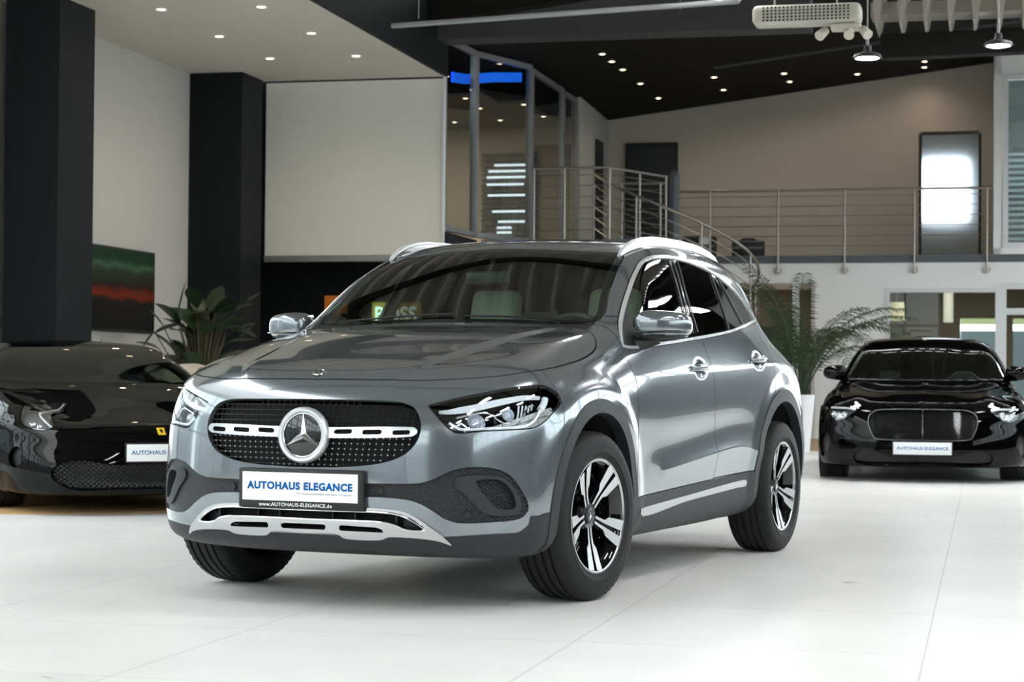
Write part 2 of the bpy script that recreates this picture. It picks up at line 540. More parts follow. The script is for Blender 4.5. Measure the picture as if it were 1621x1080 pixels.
def star_mb(R, h=0.006, inner=0.15, M=None, mb=None, z0=0.0):
    """three-pointed star with a ridge on every arm"""
    mb = mb or MB(); vs = [(0, 0, z0 + h)]; fs = []
    for k in range(3):
        a = math.pi / 2 + k * 2 * math.pi / 3
        vs.append((R * math.cos(a), R * math.sin(a), z0 + h * .25))
    for k in range(3):
        a = math.pi / 2 + k * 2 * math.pi / 3 + math.pi / 3
        vs.append((R * inner * math.cos(a), R * inner * math.sin(a), z0))
    for k in range(3):
        fs += [(0, 4 + (k + 2) % 3, 1 + k), (0, 1 + k, 4 + k)]
    return mb.add(vs, fs, False, M)
# ---------------------------------------------------------------- car materials
def paint_mat(name, col, metal=.55, rough=.32, flake=True):
    if name in MATS: return MATS[name]
    m = mat(name, col, rough, metal, coat=1.0, coat_r=.01, ior=1.5)
    m.node_tree.nodes['Principled BSDF'].inputs['Coat IOR'].default_value = 1.55
    return m
M_PAINT = paint_mat('grey_metallic_paint', (.195, .218, .236), metal=.66, rough=.17)
M_BLACKP = paint_mat('black_car_paint', (.0015, .0015, .0018), metal=0, rough=.5)
M_BLACKP.node_tree.nodes['Principled BSDF'].inputs['Specular IOR Level'].default_value = 0.0
M_BLACKP.node_tree.nodes['Principled BSDF'].inputs['Coat Weight'].default_value = .55
M_BLACKP.node_tree.nodes['Principled BSDF'].inputs['Coat IOR'].default_value = 1.42
M_CLAD = mat('charcoal_plastic', (.021, .025, .028), .5, spec=.35, bump=(700, .12))
M_DARKP = mat('black_plastic', (.012, .0125, .013), .5)
M_GLOSSB = mat('gloss_black', (.004, .004, .0045), .06, coat=.5)
M_VOID = mat('dark_liner', (.008, .008, .009), .85)
M_SILVER = mat('satin_silver', (.50, .51, .52), .20, 1.0)
M_SATIN = mat('satin_ring', (.62, .63, .64), .34, .6)
M_PIN = mat('pin_silver', (.60, .61, .62), .35, .2)
M_CHROME = mat('chrome', (.86, .87, .88), .07, 1.0)
M_RAIL = mat('polished_aluminium', (.84, .85, .86), .35, .45)
M_RUBBER = mat('tyre_rubber', (.008, .0083, .0087), .62, spec=.35, bump=(160, .25))
M_WHITE = mat('white_plate', (.88, .90, .91), .35)
M_BLUE = mat('plate_blue', (.004, .11, .36), .6, spec=.2)
M_GREYT = mat('plate_grey', (.30, .31, .33), .5)
M_WSGL = glass_mat('windscreen_glass', (.74, .92, .80), refl=.035, tr=.66)
M_WSGB = glass_mat('dark_screen_glass', (.74, .90, .82), refl=.0, tr=.42, ior=1.36)
M_TRIMC = mat('trim_chrome', (.86, .87, .88), .22, .7)
M_SIDEGL = glass_mat('side_glass', (.66, .86, .76), refl=.04, tr=.55)
M_PRIV = glass_mat('privacy_glass', (.5, .5, .5), refl=.03, tr=.16)
M_LENS = glass_mat('lamp_lens', (.94, .97, 1.0), refl=.03, tr=.93)
M_SEAL = mat('seal_grey', (.10, .105, .11), .25, coat=.5)
M_LAMPH = mat('lamp_housing_grey', (.22, .23, .24), .25, .6)
M_CREAM = mat('cream_leather', (.74, .71, .60), .5)
M_INTDK = mat('dark_cabin', (.03, .03, .03), .7)
M_STEEL = mat('brushed_steel', (.42, .42, .42), .35, 1.0)
M_DRL = mat('lamp_guide', (.85, .88, .90), .25, .0)

def mesh_pattern(name, col, scale, strength=1.0, rough=.45):
    m = mat(name, col, rough)
    nt = m.node_tree; b = nt.nodes['Principled BSDF']
    tc = nt.nodes.new('ShaderNodeTexCoord'); mp = nt.nodes.new('ShaderNodeMapping')
    mp.inputs['Scale'].default_value = (scale, 0.02 * scale, scale * 1.3); rt = nt.nodes.new('ShaderNodeVectorRotate'); rt.rotation_type = 'Y_AXIS'; rt.inputs['Angle'].default_value = math.radians(45)
    v = nt.nodes.new('ShaderNodeTexVoronoi'); v.feature = 'DISTANCE_TO_EDGE'; v.inputs['Scale'].default_value = 1.0; v.inputs['Randomness'].default_value = 0.0
    r = nt.nodes.new('ShaderNodeMapRange'); r.inputs['From Max'].default_value = .22; r.inputs['To Min'].default_value = 1; r.inputs['To Max'].default_value = 0
    bp = nt.nodes.new('ShaderNodeBump'); bp.inputs['Strength'].default_value = strength; bp.inputs['Distance'].default_value = .006
    nt.links.new(tc.outputs['Object'], mp.inputs[0]); nt.links.new(mp.outputs[0], rt.inputs[0]); nt.links.new(rt.outputs[0], v.inputs[0]); nt.links.new(v.outputs[0], r.inputs[0])
    nt.links.new(r.outputs[0], bp.inputs['Height']); nt.links.new(bp.outputs[0], b.inputs['Normal'])
    return m
M_HEX = mesh_pattern('honeycomb_plastic', (.016, .018, .020), 80, .6)
# ================================================================ the showroom; a runs to the right, b into the depth
PHI = math.radians(13.4)
RROT = (0, 0, -PHI)
def rp(a, b, z=0.0):
    return Vector((a * math.cos(PHI) + b * math.sin(PHI), -a * math.sin(PHI) + b * math.cos(PHI), z))
def Y_at(a, b): return tuple(rp(a, b))
def ceil_z(a, b): return 5.5 + .1254 * (a + 6.4) + .03 * (34.5 - b)

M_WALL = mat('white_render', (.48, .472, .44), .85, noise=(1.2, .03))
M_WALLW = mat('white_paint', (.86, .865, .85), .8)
M_BEIGE = mat('beige_wall', (.52, .475, .415), .85, noise=(.8, .05))
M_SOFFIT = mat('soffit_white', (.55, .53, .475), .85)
M_NAVY = mat('anthracite_wall', (.008, .0105, .0125), .55, spec=.2, noise=(2, .1))
M_DKCEIL = mat('dark_ceiling', (.012, .011, .010), .7, spec=.12)
M_BEAM = mat('beam_grey', (.055, .057, .056), .6, spec=.2)
M_SLAB = mat('slab_edge_grey', (.085, .098, .108), .5)
M_FRAME = mat('frame_grey', (.26, .27, .27), .4, .3)
M_FRAMEW = mat('frame_white', (.72, .74, .74), .5)
M_INOX = mat('stainless_rail', (.34, .31, .28), .35, .9)
M_SCREEN = mat('projection_cloth', (.68, .675, .62), .9)
M_DECK = mat('deck_sheet', (.40, .375, .33), .6)
M_GLASS = glass_mat('window_glass', (.92, .96, .96), refl=.02, tr=.9)
M_GLASSD = glass_mat('office_glass', (.8, .85, .85), refl=.06, tr=.85)
M_WARM = mat('warm_spot', (1, .85, .6), .5, emit=(1.0, .80, .50), estr=14)
M_LAMPW = mat('white_lamp', (1, 1, 1), .5, emit=(.95, .98, 1.0), estr=40)
M_WOODF = mat('oak_floor', (.52, .33, .16), .35, noise=(3, .15))

def floor_material():
    m = mat('porcelain_tiles', (.82, .81, .78), .2)
    nt = m.node_tree; b = nt.nodes['Principled BSDF']
    tc = nt.nodes.new('ShaderNodeTexCoord'); mp = nt.nodes.new('ShaderNodeMapping'); mp.inputs['Location'].default_value = (.20, .35, 0)
    br = nt.nodes.new('ShaderNodeTexBrick'); br.offset = 0; br.squash = 1
    br.inputs['Scale'].default_value = 1.0; br.inputs['Brick Width'].default_value = 1.2; br.inputs['Row Height'].default_value = 1.2
    br.inputs['Mortar Size'].default_value = .0035; br.inputs['Mortar Smooth'].default_value = .4; br.inputs['Bias'].default_value = 0
    br.inputs['Color1'].default_value = (.86, .85, .82, 1); br.inputs['Color2'].default_value = (.89, .88, .85, 1); br.inputs['Mortar'].default_value = (.62, .61, .59, 1)
    n = nt.nodes.new('ShaderNodeTexNoise'); n.inputs['Scale'].default_value = .9; n.inputs['Detail'].default_value = 6
    n2 = nt.nodes.new('ShaderNodeTexNoise'); n2.inputs['Scale'].default_value = 6; n2.inputs['Detail'].default_value = 4
    mx = nt.nodes.new('ShaderNodeMix'); mx.data_type = 'RGBA'; mx.blend_type = 'MULTIPLY'; mx.inputs[0].default_value = 1
    r = nt.nodes.new('ShaderNodeMapRange'); r.inputs['To Min'].default_value = .86; r.inputs['To Max'].default_value = 1.10
    r2 = nt.nodes.new('ShaderNodeMapRange'); r2.inputs['To Min'].default_value = .22; r2.inputs['To Max'].default_value = .42
    nt.links.new(tc.outputs['Object'], mp.inputs[0]); nt.links.new(mp.outputs[0], br.inputs['Vector'])
    nt.links.new(tc.outputs['Object'], n.inputs['Vector']); nt.links.new(tc.outputs['Object'], n2.inputs['Vector'])
    nt.links.new(n.outputs['Fac'], r.inputs['Value']); nt.links.new(br.outputs['Color'], mx.inputs[6]); nt.links.new(r.outputs[0], mx.inputs[7])
    nt.links.new(mx.outputs[2], b.inputs['Base Color'])
    nt.links.new(n2.outputs['Fac'], r2.inputs['Value']); nt.links.new(r2.outputs[0], b.inputs['Roughness'])
    return m

def struct(name, mb, m, **k):
    o = mb.build(name, m, rot=RROT, **k); o['kind'] = 'structure'; return o
def rbox(a0, a1, b0, b1, z0, z1): return ((a0 + a1) / 2, (b0 + b1) / 2, (z0 + z1) / 2), (abs(a1 - a0), abs(b1 - b0), abs(z1 - z0))
def wall(name, m, *boxes):
    mb = MB()
    for q in boxes: mb.box(*rbox(*q))
    return struct(name, mb, m)
def thing_r(name, a, b, z, label, cat, group=None, rz=0.0):
    return empty(name, rp(a, b, z), -PHI + rz, label, cat, group)

AL, AR, BB, BF = -10.45, 8.0, -9.0, 34.55       # left, right, behind the camera, far
wall('floor', floor_material(), (AL - .3, AR + .3, BB - .3, BF + 8, -.12, 0))
# left wall: solid beyond the first column, glazed towards the street before it
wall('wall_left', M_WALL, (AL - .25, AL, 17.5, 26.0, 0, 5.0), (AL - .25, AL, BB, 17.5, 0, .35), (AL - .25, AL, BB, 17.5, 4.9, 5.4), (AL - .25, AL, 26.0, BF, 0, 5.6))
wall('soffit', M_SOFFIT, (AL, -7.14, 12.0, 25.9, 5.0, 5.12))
wall('soffit_fascia', M_NAVY, (-7.14, -7.10, 12.0, 25.95, 5.0, 8.0), (AL, -7.14, 11.9, 12.0, 5.0, 8))
wall('column', M_NAVY, (-10.33, -9.70, 19.63, 20.50, 0, 5.0))
wall('column', M_NAVY, (-10.45, -9.70, 25.02, 25.80, 0, 5.0))
wall('wall_showcase', M_NAVY, (AL, -7.1, 27.6, 27.7, 0, 2.8), (-7.15, -7.10, 25.95, 27.6, 0, 2.9), (AL, -7.15, 25.99, 26.05, 2.6, 5.1))
# the mezzanine
wall('mezzanine_slab', M_SLAB, (-4.9, .62, 31.88, 34.4, 2.80, 2.92), (.62, AR, 31.88, 34.4, 2.80, 2.92), (-7.0, -4.9, 27.9, 34.4, 2.80, 2.92))
wall('wall_fascia', M_WALLW, (-4.9, AR, 31.92, 32.05, 2.48, 2.80), (-2.66, -1.56, 31.94, 32.08, 0, 2.48), (-4.9, -2.66, 32.0, 34.3, 2.48, 2.56), (-1.56, AR, 31.95, 32.05, 2.40, 2.48), (-1.56, AR, 31.95, 32.05, 0, .25), (-2.72, -2.66, 32.0, 34.3, 0, 2.5))
wall('wall_back', M_BEIGE, (-6.5, -1.13, 34.45, 34.6, 2.9, 7.2), (-.10, .3, 34.45, 34.6, 2.9, 7.2), (-1.13, -.10, 34.45, 34.6, 5.12, 7.2), (-6.5, -2.6, 34.45, 34.6, 0, 2.6), (AL - .2, -6.5, 34.45, 34.6, 0, 7.2))
wall('wall_stair', M_WALL, (-6.62, -6.5, 32.0, 34.5, 0, 6.5))
wall('wall_right_bay', M_WALLW, (.10, AR, 31.89, 32.0, 5.72, 7.4), (.10, .22, 31.89, 34.5, 2.92, 7.4), (.10, AR, 31.89, 32.0, 2.92, 3.02), (1.6, AR, 31.89, 32.0, 2.92, 7.4))
# dark sloping ceiling over the gallery, ribbed roof deck over the hall
mb = MB(); c4 = [(AL, 26.0), (AR, 26.0), (AR, 34.7), (AL, 34.7)]
mb.add([(a, b, ceil_z(a, b)) for a, b in c4] + [(a, b, ceil_z(a, b) + .2) for a, b in c4], [(0, 3, 2, 1), (4, 5, 6, 7), (0, 1, 5, 4), (1, 2, 6, 5), (2, 3, 7, 6), (3, 0, 4, 7)])
struct('ceiling_dark', mb, M_DKCEIL)
mb = MB(); vs = []; fs = []; n = 0; a = -7.1; prof = []
while a < AR + .2:
    z = 6.0 + .1254 * (a + 7.1)
    prof += [(a, z), (a + .05, z + .34), (a + .27, z + .34), (a + .32, z)]
    a += .37
for i, (a, z) in enumerate(prof): vs += [(a, BB, z), (a, 25.1, z)]
for i in range(len(prof) - 1): fs.append((2 * i, 2 * i + 1, 2 * i + 3, 2 * i + 2))
mb.add(vs, fs); struct('ceiling', mb, M_DECK)
for b0 in (25.0, 19.0, 12.5, 6.0, -.5):
    mb = MB(); vs = []
    for a in (-7.1, AR):
        z = 6.0 + .1254 * (a + 7.1)
        vs += [(a, b0, z - (.42 if b0 > 24 else .35)), (a, b0 + .3, z - (.42 if b0 > 24 else .35)), (a, b0 + .3, z - .005), (a, b0, z - .005)]
    mb.add(vs, [(0, 1, 2, 3), (7, 6, 5, 4), (0, 4, 5, 1), (1, 5, 6, 2), (2, 6, 7, 3), (3, 7, 4, 0)])
    struct('ceiling_beam', mb, M_DKCEIL)
wall('cross_beam', M_BEAM, (-7.1, -2.2, 25.4, 25.9, 5.42, 5.95))
mb = MB(); mb.add([(-4.2, 31.2, ceil_z(-4.2, 31.2) - .03), (AR, 31.2, ceil_z(AR, 31.2) - .03), (AR, 31.32, ceil_z(AR, 31.2) - .03), (-4.2, 31.32, ceil_z(-4.2, 31.2) - .03), (-4.2, 31.2, ceil_z(-4.2, 31.2) + .05), (AR, 31.2, ceil_z(AR, 31.2) + .05), (AR, 31.32, ceil_z(AR, 31.2) + .05), (-4.2, 31.32, ceil_z(-4.2, 31.2) + .05)], [(0, 3, 2, 1), (4, 5, 6, 7), (0, 1, 5, 4), (1, 2, 6, 5), (2, 3, 7, 6), (3, 0, 4, 7)])
struct('trim_1', mb, M_BEAM)

# ---- glazed street fronts: left of the hall, behind the camera and on the right
def window_wall(n, a0, b0, a1, b1, z0, z1, cols, rows, m=None, fr=.06):
    """framed glazing from (a0, b0) to (a1, b1)"""
    L = math.hypot(a1 - a0, b1 - b0); ux, uy = (a1 - a0) / L, (b1 - b0) / L
    T = Matrix.Translation((a0, b0, z0)) @ Matrix(((ux, -uy, 0, 0), (uy, ux, 0, 0), (0, 0, 1, 0), (0, 0, 0, 1)))
    mb = MB(); Hh = z1 - z0
    for i in range(cols + 1):
        x = min(max(L * i / cols, fr / 2), L - fr / 2); mb.box((x, 0, Hh / 2), (fr, fr * 1.6, Hh), M=T)
    zs = rows if hasattr(rows, '__len__') else [Hh * j / rows for j in range(rows + 1)]
    for z in zs:
        z = min(max(z, fr / 2), Hh - fr / 2); mb.box((L / 2, 0, z), (L, fr * 1.4, fr), M=T)
    o = struct('window_%d' % n, mb, m or M_FRAME)
    g = MB(); g.box((L / 2, 0, Hh / 2), (L - .02, .01, Hh - .02), M=T); gl = g.build('pane', M_GLASS, o)
    return o
window_wall(1, AL - .12, BB + .2, AL - .12, 17.4, .35, 4.9, 17, 4, None, .09)
wall('wall_behind_low', M_NAVY, (-1.6, AR, BB - .2, BB, 0, 5.4), (AL, -1.6, BB - .2, BB, 0, .5))
window_wall(2, AL, BB, -1.6, BB, .5, 5.4, 7, 4, None, .09)
window_wall(3, AR, BB, AR, 31.8, 2.2, 4.6, 20, 2, None, .09)
wall('wall_right', M_DKCEIL, (AR, AR + .2, BB, 32, 4.6, 8.0))
wall('wall_right_base', M_NAVY, (AR, AR + .2, BB, 32.0, 0, 2.2))
wall('wall_behind', M_WALLW, (AL, AR, BB - .2, BB, 5.4, 8.0), (AL - .2, AL, BB, 12, 5.4, 8))
wall('ground_outside', mat('pavement', (.30, .30, .29), .9), (AL - 40, AL - .3, -40, 50, -.35, -.2), (AR + .3, AR + 40, -40, 50, -.35, -.2), (AL - 40, AR + 40, -60, BB - .3, -.35, -.2))
M_HOUSE = mat('house_render', (.36, .38, .40), .9, noise=(.6, .3))
M_HOUSE2 = mat('house_render_light', (.50, .52, .52), .9, noise=(.5, .2))
rh = random.Random(4)
for k in range(6):
    b0 = -34 + k * 10.5; h = rh.uniform(5.0, 8.0)
    wall('building_outside', (M_HOUSE, M_HOUSE2)[k % 2], (-34 - rh.uniform(0, 3), -26, b0, b0 + 8.6, -.2, h))
for k in range(4):
    a0 = -26 + k * 9.5; h = rh.uniform(5.0, 8.5)
    wall('building_outside', (M_HOUSE2, M_HOUSE)[k % 2], (a0, a0 + 8, -34, -25, -.2, h))
def portal(a, b, z, sx, sz, az):
    l = bpy.data.lights.new('daylight_portal', 'AREA'); l.shape = 'RECTANGLE'; l.size = sx; l.size_y = sz; l.cycles.is_portal = True
    o = bpy.data.objects.new('daylight_portal', l); o.location = rp(a, b, z)
    d = rp(*az) ; o.rotation_euler = Vector((d.x, d.y, 0)).to_track_quat('-Z', 'Z').to_euler(); link(o)
portal(AL + .05, 4.2, 2.65, 26, 4.6, (1, 0)); portal(-6.0, BB + .1, 2.9, 8.8, 4.9, (0, 1)); portal(AR - .1, 11.4, 3.4, 40.8, 2.4, (-1, 0))

# ---- projection screen in its bay
sc = thing_r('projection_screen', -8.43, 25.95, 2.5, 'large white roller projection screen filling the bay beside the dark column', 'screen')
MB().box((0, 0, 1.28), (2.54, .012, 2.40)).build('screen_cloth', M_SCREEN, sc)
mb = MB(); mb.bbox((0, 0, .05), (2.56, .06, .09), .015); mb.build('bottom_bar', M_FRAME, sc)
wall('trim_2', M_FRAMEW, (-7.155, -7.13, 25.90, 25.97, 2.4, 5.02))
# ---- picture on the left wall
pic = thing_r('wall_picture', AL + .03, 22.75, 1.98, 'dark framed picture with green top and red streak on the white wall', 'picture')
MB().box((0, 0, 0), (.05, 2.12, 1.04)).build('picture_frame', M_DARKP, pic)
def picture_mat():
    m = mat('picture_print', (.02, .02, .02), .5, spec=.15)
    nt = m.node_tree; b = nt.nodes['Principled BSDF']; tc = nt.nodes.new('ShaderNodeTexCoord'); sp = nt.nodes.new('ShaderNodeSeparateXYZ')
    n = nt.nodes.new('ShaderNodeTexNoise'); n.inputs['Scale'].default_value = 3.0
    ad = nt.nodes.new('ShaderNodeMath'); ad.operation = 'MULTIPLY_ADD'; ad.inputs[1].default_value = .16
    mr = nt.nodes.new('ShaderNodeMapRange'); mr.inputs['From Min'].default_value = -.5; mr.inputs['From Max'].default_value = .6
    cr = nt.nodes.new('ShaderNodeValToRGB'); e = cr.color_ramp.elements
    e[0].position = 0; e[0].color = (.006, .006, .006, 1); e[1].position = 1; e[1].color = (.008, .035, .016, 1)
    for p, c in ((.40, (.01, .009, .008, 1)), (.46, (.16, .018, .006, 1)), (.52, (.11, .014, .005, 1)), (.58, (.02, .012, .01, 1)), (.74, (.02, .035, .02, 1)), (.80, (.045, .10, .055, 1)), (.86, (.008, .035, .015, 1))):
        q = e.new(p); q.color = c
    nt.links.new(tc.outputs['Object'], sp.inputs[0]); nt.links.new(tc.outputs['Object'], n.inputs[0]); nt.links.new(n.outputs['Fac'], ad.inputs[0]); nt.links.new(sp.outputs[2], ad.inputs[2])
    nt.links.new(ad.outputs[0], mr.inputs['Value']); nt.links.new(mr.outputs[0], cr.inputs[0]); nt.links.new(cr.outputs[0], b.inputs['Base Color'])
    return m
MB().box((.03, 0, 0), (.012, 2.04, .97)).build('picture_print', picture_mat(), pic)

# ---- signs on the dark wall under the screen
sg = thing_r('wall_sign', -8.28, 27.56, 1.80, 'yellow backed sign reading BOSS, seen through the windscreen', 'sign')
MB().box((0, 0, 0), (.72, .06, .42)).build('sign_panel', mat('sign_yellow', (.45, .32, .06), .5, emit=(.6, .40, .08), estr=1.6), sg)
text_obj('sign_lettering', 'BOSS', .62, .22, mat('sign_letters', (.8, .85, .85), .4, emit=(.8, .95, 1), estr=4), sg, (0.0, -.034, .04), bold=.01, depth=.01)
og = thing_r('orange_panel', -9.20, 27.56, 1.98, 'small orange panel on the dark wall left of the grey car', 'panel')
MB().bbox((0, 0, 0), (.34, .05, .26), .01).build('panel_face', mat('orange_face', (.35, .10, .02), .5, emit=(.5, .14, .02), estr=.35), og)

# ---- soffit spots
ORD = ['first', 'second', 'third', 'fourth', 'fifth', 'sixth', 'seventh']
def spot(a, b, z, tilt, label, group, r=.055):
    o = empty('ceiling_spot', rp(a, b, z), -PHI, label, 'ceiling spotlight', group)
    mb = MB(); mb.lathe([(r + .02, 0), (r + .018, -.008), (r, -.010), (r, 0)], 20); mb.build('spot_ring', M_FRAMEW, o)
    mb = MB(); mb.lathe([(0, -.004), (r, -.004)], 20); mb.build('spot_lamp', M_WARM, o)
    return o
SG = [(-8.93, 20.55, 'leftmost of the three spots furthest forward on the white soffit'), (-7.78, 20.62, 'warm soffit spot nearest the dark fascia, in the front row'), (-8.95, 22.32, 'warm soffit spot in the middle row, on its left'), (-7.79, 22.32, 'warm soffit spot in the middle row, near the fascia'), (-8.93, 24.0, 'warm soffit spot above the dark column, back row'), (-7.78, 24.01, 'warm soffit spot above the white screen, back row near the fascia'),
      ]
SG[0] = (-8.93, 20.55, 'warm soffit spot in the front row, left of centre')
for a, b, l in SG: spot(a, b, 5.0, 0, l, 'warm spots in the white soffit', .05)
for (a, b), l in zip(((-8.93, 18.8), (-7.78, 18.8)), ('outer', 'inner')): spot(a, b, 5.0, 0, l + ' warm spot at the near end of the white soffit', 'warm spots in the near soffit', .05)
DS = [(-5.58, 29.04), (-5.55, 29.66), (-5.51, 30.37), (-5.45, 31.65), (-5.39, 33.09), (-4.31, 32.05), (-4.31, 33.23), (-3.24, 32.62), (-3.22, 33.39), (-2.12, 33.62), (-1.01, 33.4), (-1.03, 33.9)]
DL = ['topmost warm spot of the row beside the glazed office', 'second warm spot from the top beside the glazed office', 'third warm spot from the top beside the glazed office', 'fourth warm spot down in the row beside the glazed office', 'lowest warm spot of the row, above the dark door',
      'warm spot above the stair post, the upper of its pair', 'warm spot above the stair post, the lower of its pair', 'upper of the two spots at the middle of the gallery ceiling', 'lower of the two spots at the middle of the gallery ceiling', 'single warm spot below the left pendant lamp', 'upper of the two spots above the frosted door', 'lower of the two spots above the frosted door']
for (a, b), l in zip(DS, DL): spot(a, b, ceil_z(a, b), 0, l, 'warm spots in the dark gallery ceiling', .045)
# ---- light from the spots (one soft lamp per few fittings)
def area(name, a, b, z, sx, sy, power, col, tilt=None):
    l = bpy.data.lights.new(name, 'AREA'); l.shape = 'RECTANGLE'; l.size = sx; l.size_y = sy; l.energy = power; l.color = col
    o = bpy.data.objects.new(name, l); o.location = rp(a, b, z); o.rotation_euler = tilt or (0, 0, -PHI); link(o); return o
def spot_light(a, b, z, power, col=(1, .82, .6), size=150):
    l = bpy.data.lights.new('spot_beam', 'SPOT'); l.energy = power; l.color = col; l.spot_size = math.radians(size); l.spot_blend = 1.0; l.shadow_soft_size = .05
    o = bpy.data.objects.new('spot_beam', l); o.location = rp(a, b, z - .03); link(o)
for a, b, _ in SG: spot_light(a, b, 5.0, 30)
for a, b in DS[3:]: spot_light(a, b, ceil_z(a, b), 14)

# ---- pendant lamps
def pendant(a, b, z, label, group, top=None):
    o = empty('pendant_lamp', rp(a, b, z), -PHI, label, 'pendant lamp', group)
    top = top or 6.0 + .1254 * (a + 7.1)
    mb = MB(); mb.lathe([(0, .11), (.03, .11), (.035, .06), (.11, .035), (.125, .01), (.12, 0), (.0, .012)], 28); mb.build('lamp_body', M_DARKP, o)
    mb = MB(); mb.lathe([(0, -.004), (.08, -.004), (.108, .004)], 28); mb.build('lamp_disc', M_LAMPW, o)
    mb = MB(); mb.cyl((0, 0, .10), (0, 0, top - z), .006, 8); mb.cyl((0, 0, .11), (0, 0, .19), .014, 10); mb.build('lamp_cord', M_FRAME, o)
    return o
pendant(-1.0, 17.24, 3.685, 'glowing disc pendant lamp hanging right of the ceiling heater', 'pendant disc lamps')
pendant(.09, 17.50, 3.80, 'glowing disc pendant lamp hanging at the top right edge', 'pendant disc lamps')
def panel_lamp(a, b, label, group, L=1.5, W_=.35):
    z = 5.3 if b > 16 else 5.0
    o = empty('panel_lamp', rp(a, b, z), -PHI, label, 'ceiling lamp', group)
    mb = MB(); mb.bbox((0, 0, .03), (W_ + .05, L + .05, .05), .008); mb.build('lamp_housing', M_FRAMEW, o)
    mb = MB(); mb.box((0, 0, .002), (W_, L, .006)); mb.build('lamp_diffuser', M_PANEL, o)
    for y in (-L * .4, L * .4): MB().cyl((0, y, .05), (0, y, 5.9 + .1254 * (a + 7.1) - z), .004, 6).build('lamp_wire', M_FRAME, o)
M_PANEL = mat('panel_glow', (1, 1, 1), .5, emit=(.97, .98, 1.0), estr=56)
for k, b in enumerate((20.9, 17.4, 9.0, 4.4, 1.6, -2.2, -5.4)):
    for a, nm in (((-2.6, 'left'), (1.4, 'middle'), (4.4, 'right')) if k < 2 else ((1.4, 'middle'), (4.4, 'right'))):
        panel_lamp(a, b, '%s white panel lamp from the gallery in the %s row over the hall' % (ORD[k], nm), 'panel lamps over the hall')
for a, b, t in ((2.6, 23.9, 'added white panel lamp over the right aisle, out of view'), (5.2, 23.9, 'added white panel lamp by the right wall, out of view'), (6.8, 20.9, 'added white panel lamp close to the right windows, out of view')): panel_lamp(a, b, t, None)  # extra unseen panel lamps added to brighten the gallery fascia and wall
# ---- ceiling heater with its cluster of small spots
ht = thing_r('ceiling_heater', -1.50, 17.1, 4.045, 'perforated cream metal ceiling unit with a cluster of small spots under it', 'ceiling unit')
mb = MB(); mb.bbox((0, 0, 0), (.92, .26, .17), .05, seg=4); mb.build('unit_casing', mat('cream_metal', (.42, .40, .34), .45), ht)
mb = MB()
for j in range(5):
    for i in range(22): mb.box((-.36 + i * .034, -.1315, .055 - j * .027), (.017, .004, .015))
mb = mb.build('unit_perforation', M_VOID, ht); mb['kind'] = 'stuff'
mb = MB(); mb.bbox((.33, -.02, -.115), (.26, .14, .06), .02); mb.build('spot_base', mat('cream_metal2', (.50, .48, .40), .5), ht)
for x, dx, dy in ((.16, -.07, 0), (.36, .0, 0), (.47, .07, 0)):
    mb = MB(); mb.cyl((x, -.05, -.14), (x + dx * .7, -.12, -.20), .035, 14, .045); mb.build('spot_head', mat('cream_metal2', (.5, .48, .4), .5), ht)
mb = MB()
for x in (-.28, .25): mb.cyl((x, 0, .08), (x, 0, 2.1), .008, 8)
mb.build('unit_hanger', M_FRAME, ht)
# ---- slatted unit and dark beam at the top right
sl = thing_r('slatted_ceiling_unit', -.40, 24.8, 5.40, 'row of pale vertical slats under the roof at the top right edge', 'ceiling unit')
for i in range(8): 
    mb = MB(); T = Matrix.Translation((-.92 + i * .29, 0, 0)); mb.prism([(-.035, .25), (.10, .25), (.02, -.16), (-.005, -.16)], -.5, .5, M=T @ Matrix.Rotation(math.radians(90), 4, 'X')); mb.build('slat', M_DECK, sl)
mb = MB(); mb.box((.15, .2, .1), (2.3, .5, .16)); mb.build('slat_backing', M_DECK, sl)
mb = MB(); T = Matrix.Rotation(math.radians(-1.0), 4, 'Y'); mb.box((.18, .35, -.30), (2.16, .25, .30), M=T); b_ = mb.build('slat_beam', M_DKCEIL, sl)
# ---- long suspended light bar
lb = thing_r('suspended_bar', -4.17, 19.56, 4.60, 'long thin pale bar hanging under the dark roof', 'ceiling bar', rz=0)
mb = MB(); mb.bbox((0, 0, -.0), (3.58, .05, .05), .01, M=Matrix.Rotation(math.radians(-2.0), 4, 'Y')); mb.build('bar_body', M_FRAME, lb)
mb = MB(); mb.tube([(1.79, 0, .07), (1.80, -.02, .07), (1.55, -.5, .17), (.9, -.45, .16)], .014, 8); mb.build('bar_bracket', M_FRAMEW, lb)
mb = MB()
for x in (-1.5, 1.2): mb.cyl((x, 0, 0), (x, 0, 1.45), .005, 6)
mb.build('bar_wire', M_FRAME, lb)

# ---- glazed office on the gallery
GP = [(-7.20, 26.05), (-7.12, 27.45), (-6.62, 28.85), (-6.60, 31.0), (-6.58, 32.0)]
go = thing_r('glazed_office', 0, 0, 0, 'curved glass office front on the gallery above the grey car', 'office')
for (a0, b0), (a1, b1) in zip(GP[:-1], GP[1:]):
    L = math.hypot(a1 - a0, b1 - b0); ux, uy = (a1 - a0) / L, (b1 - b0) / L
    T = Matrix.Translation((a0, b0, 2.93)) @ Matrix(((ux, -uy, 0, 0), (uy, ux, 0, 0), (0, 0, 1, 0), (0, 0, 0, 1)))
    z1 = min(ceil_z(a0, b0), ceil_z(a1, b1)) - 2.93 - .03
    mb = MB()
    for x in (.03, L - .03): mb.box((x, 0, z1 / 2), (.055, .09, z1), M=T)
    for z in (.04, z1 - .03): mb.box((L / 2, 0, z), (L, .09, .07), M=T)
    f = mb.build('office_frame', M_FRAME, go)
    g = MB(); g.box((L / 2, 0, z1 / 2), (L - .06, .012, z1 - .06), M=T); g.build('office_pane', M_GLASSD, f)
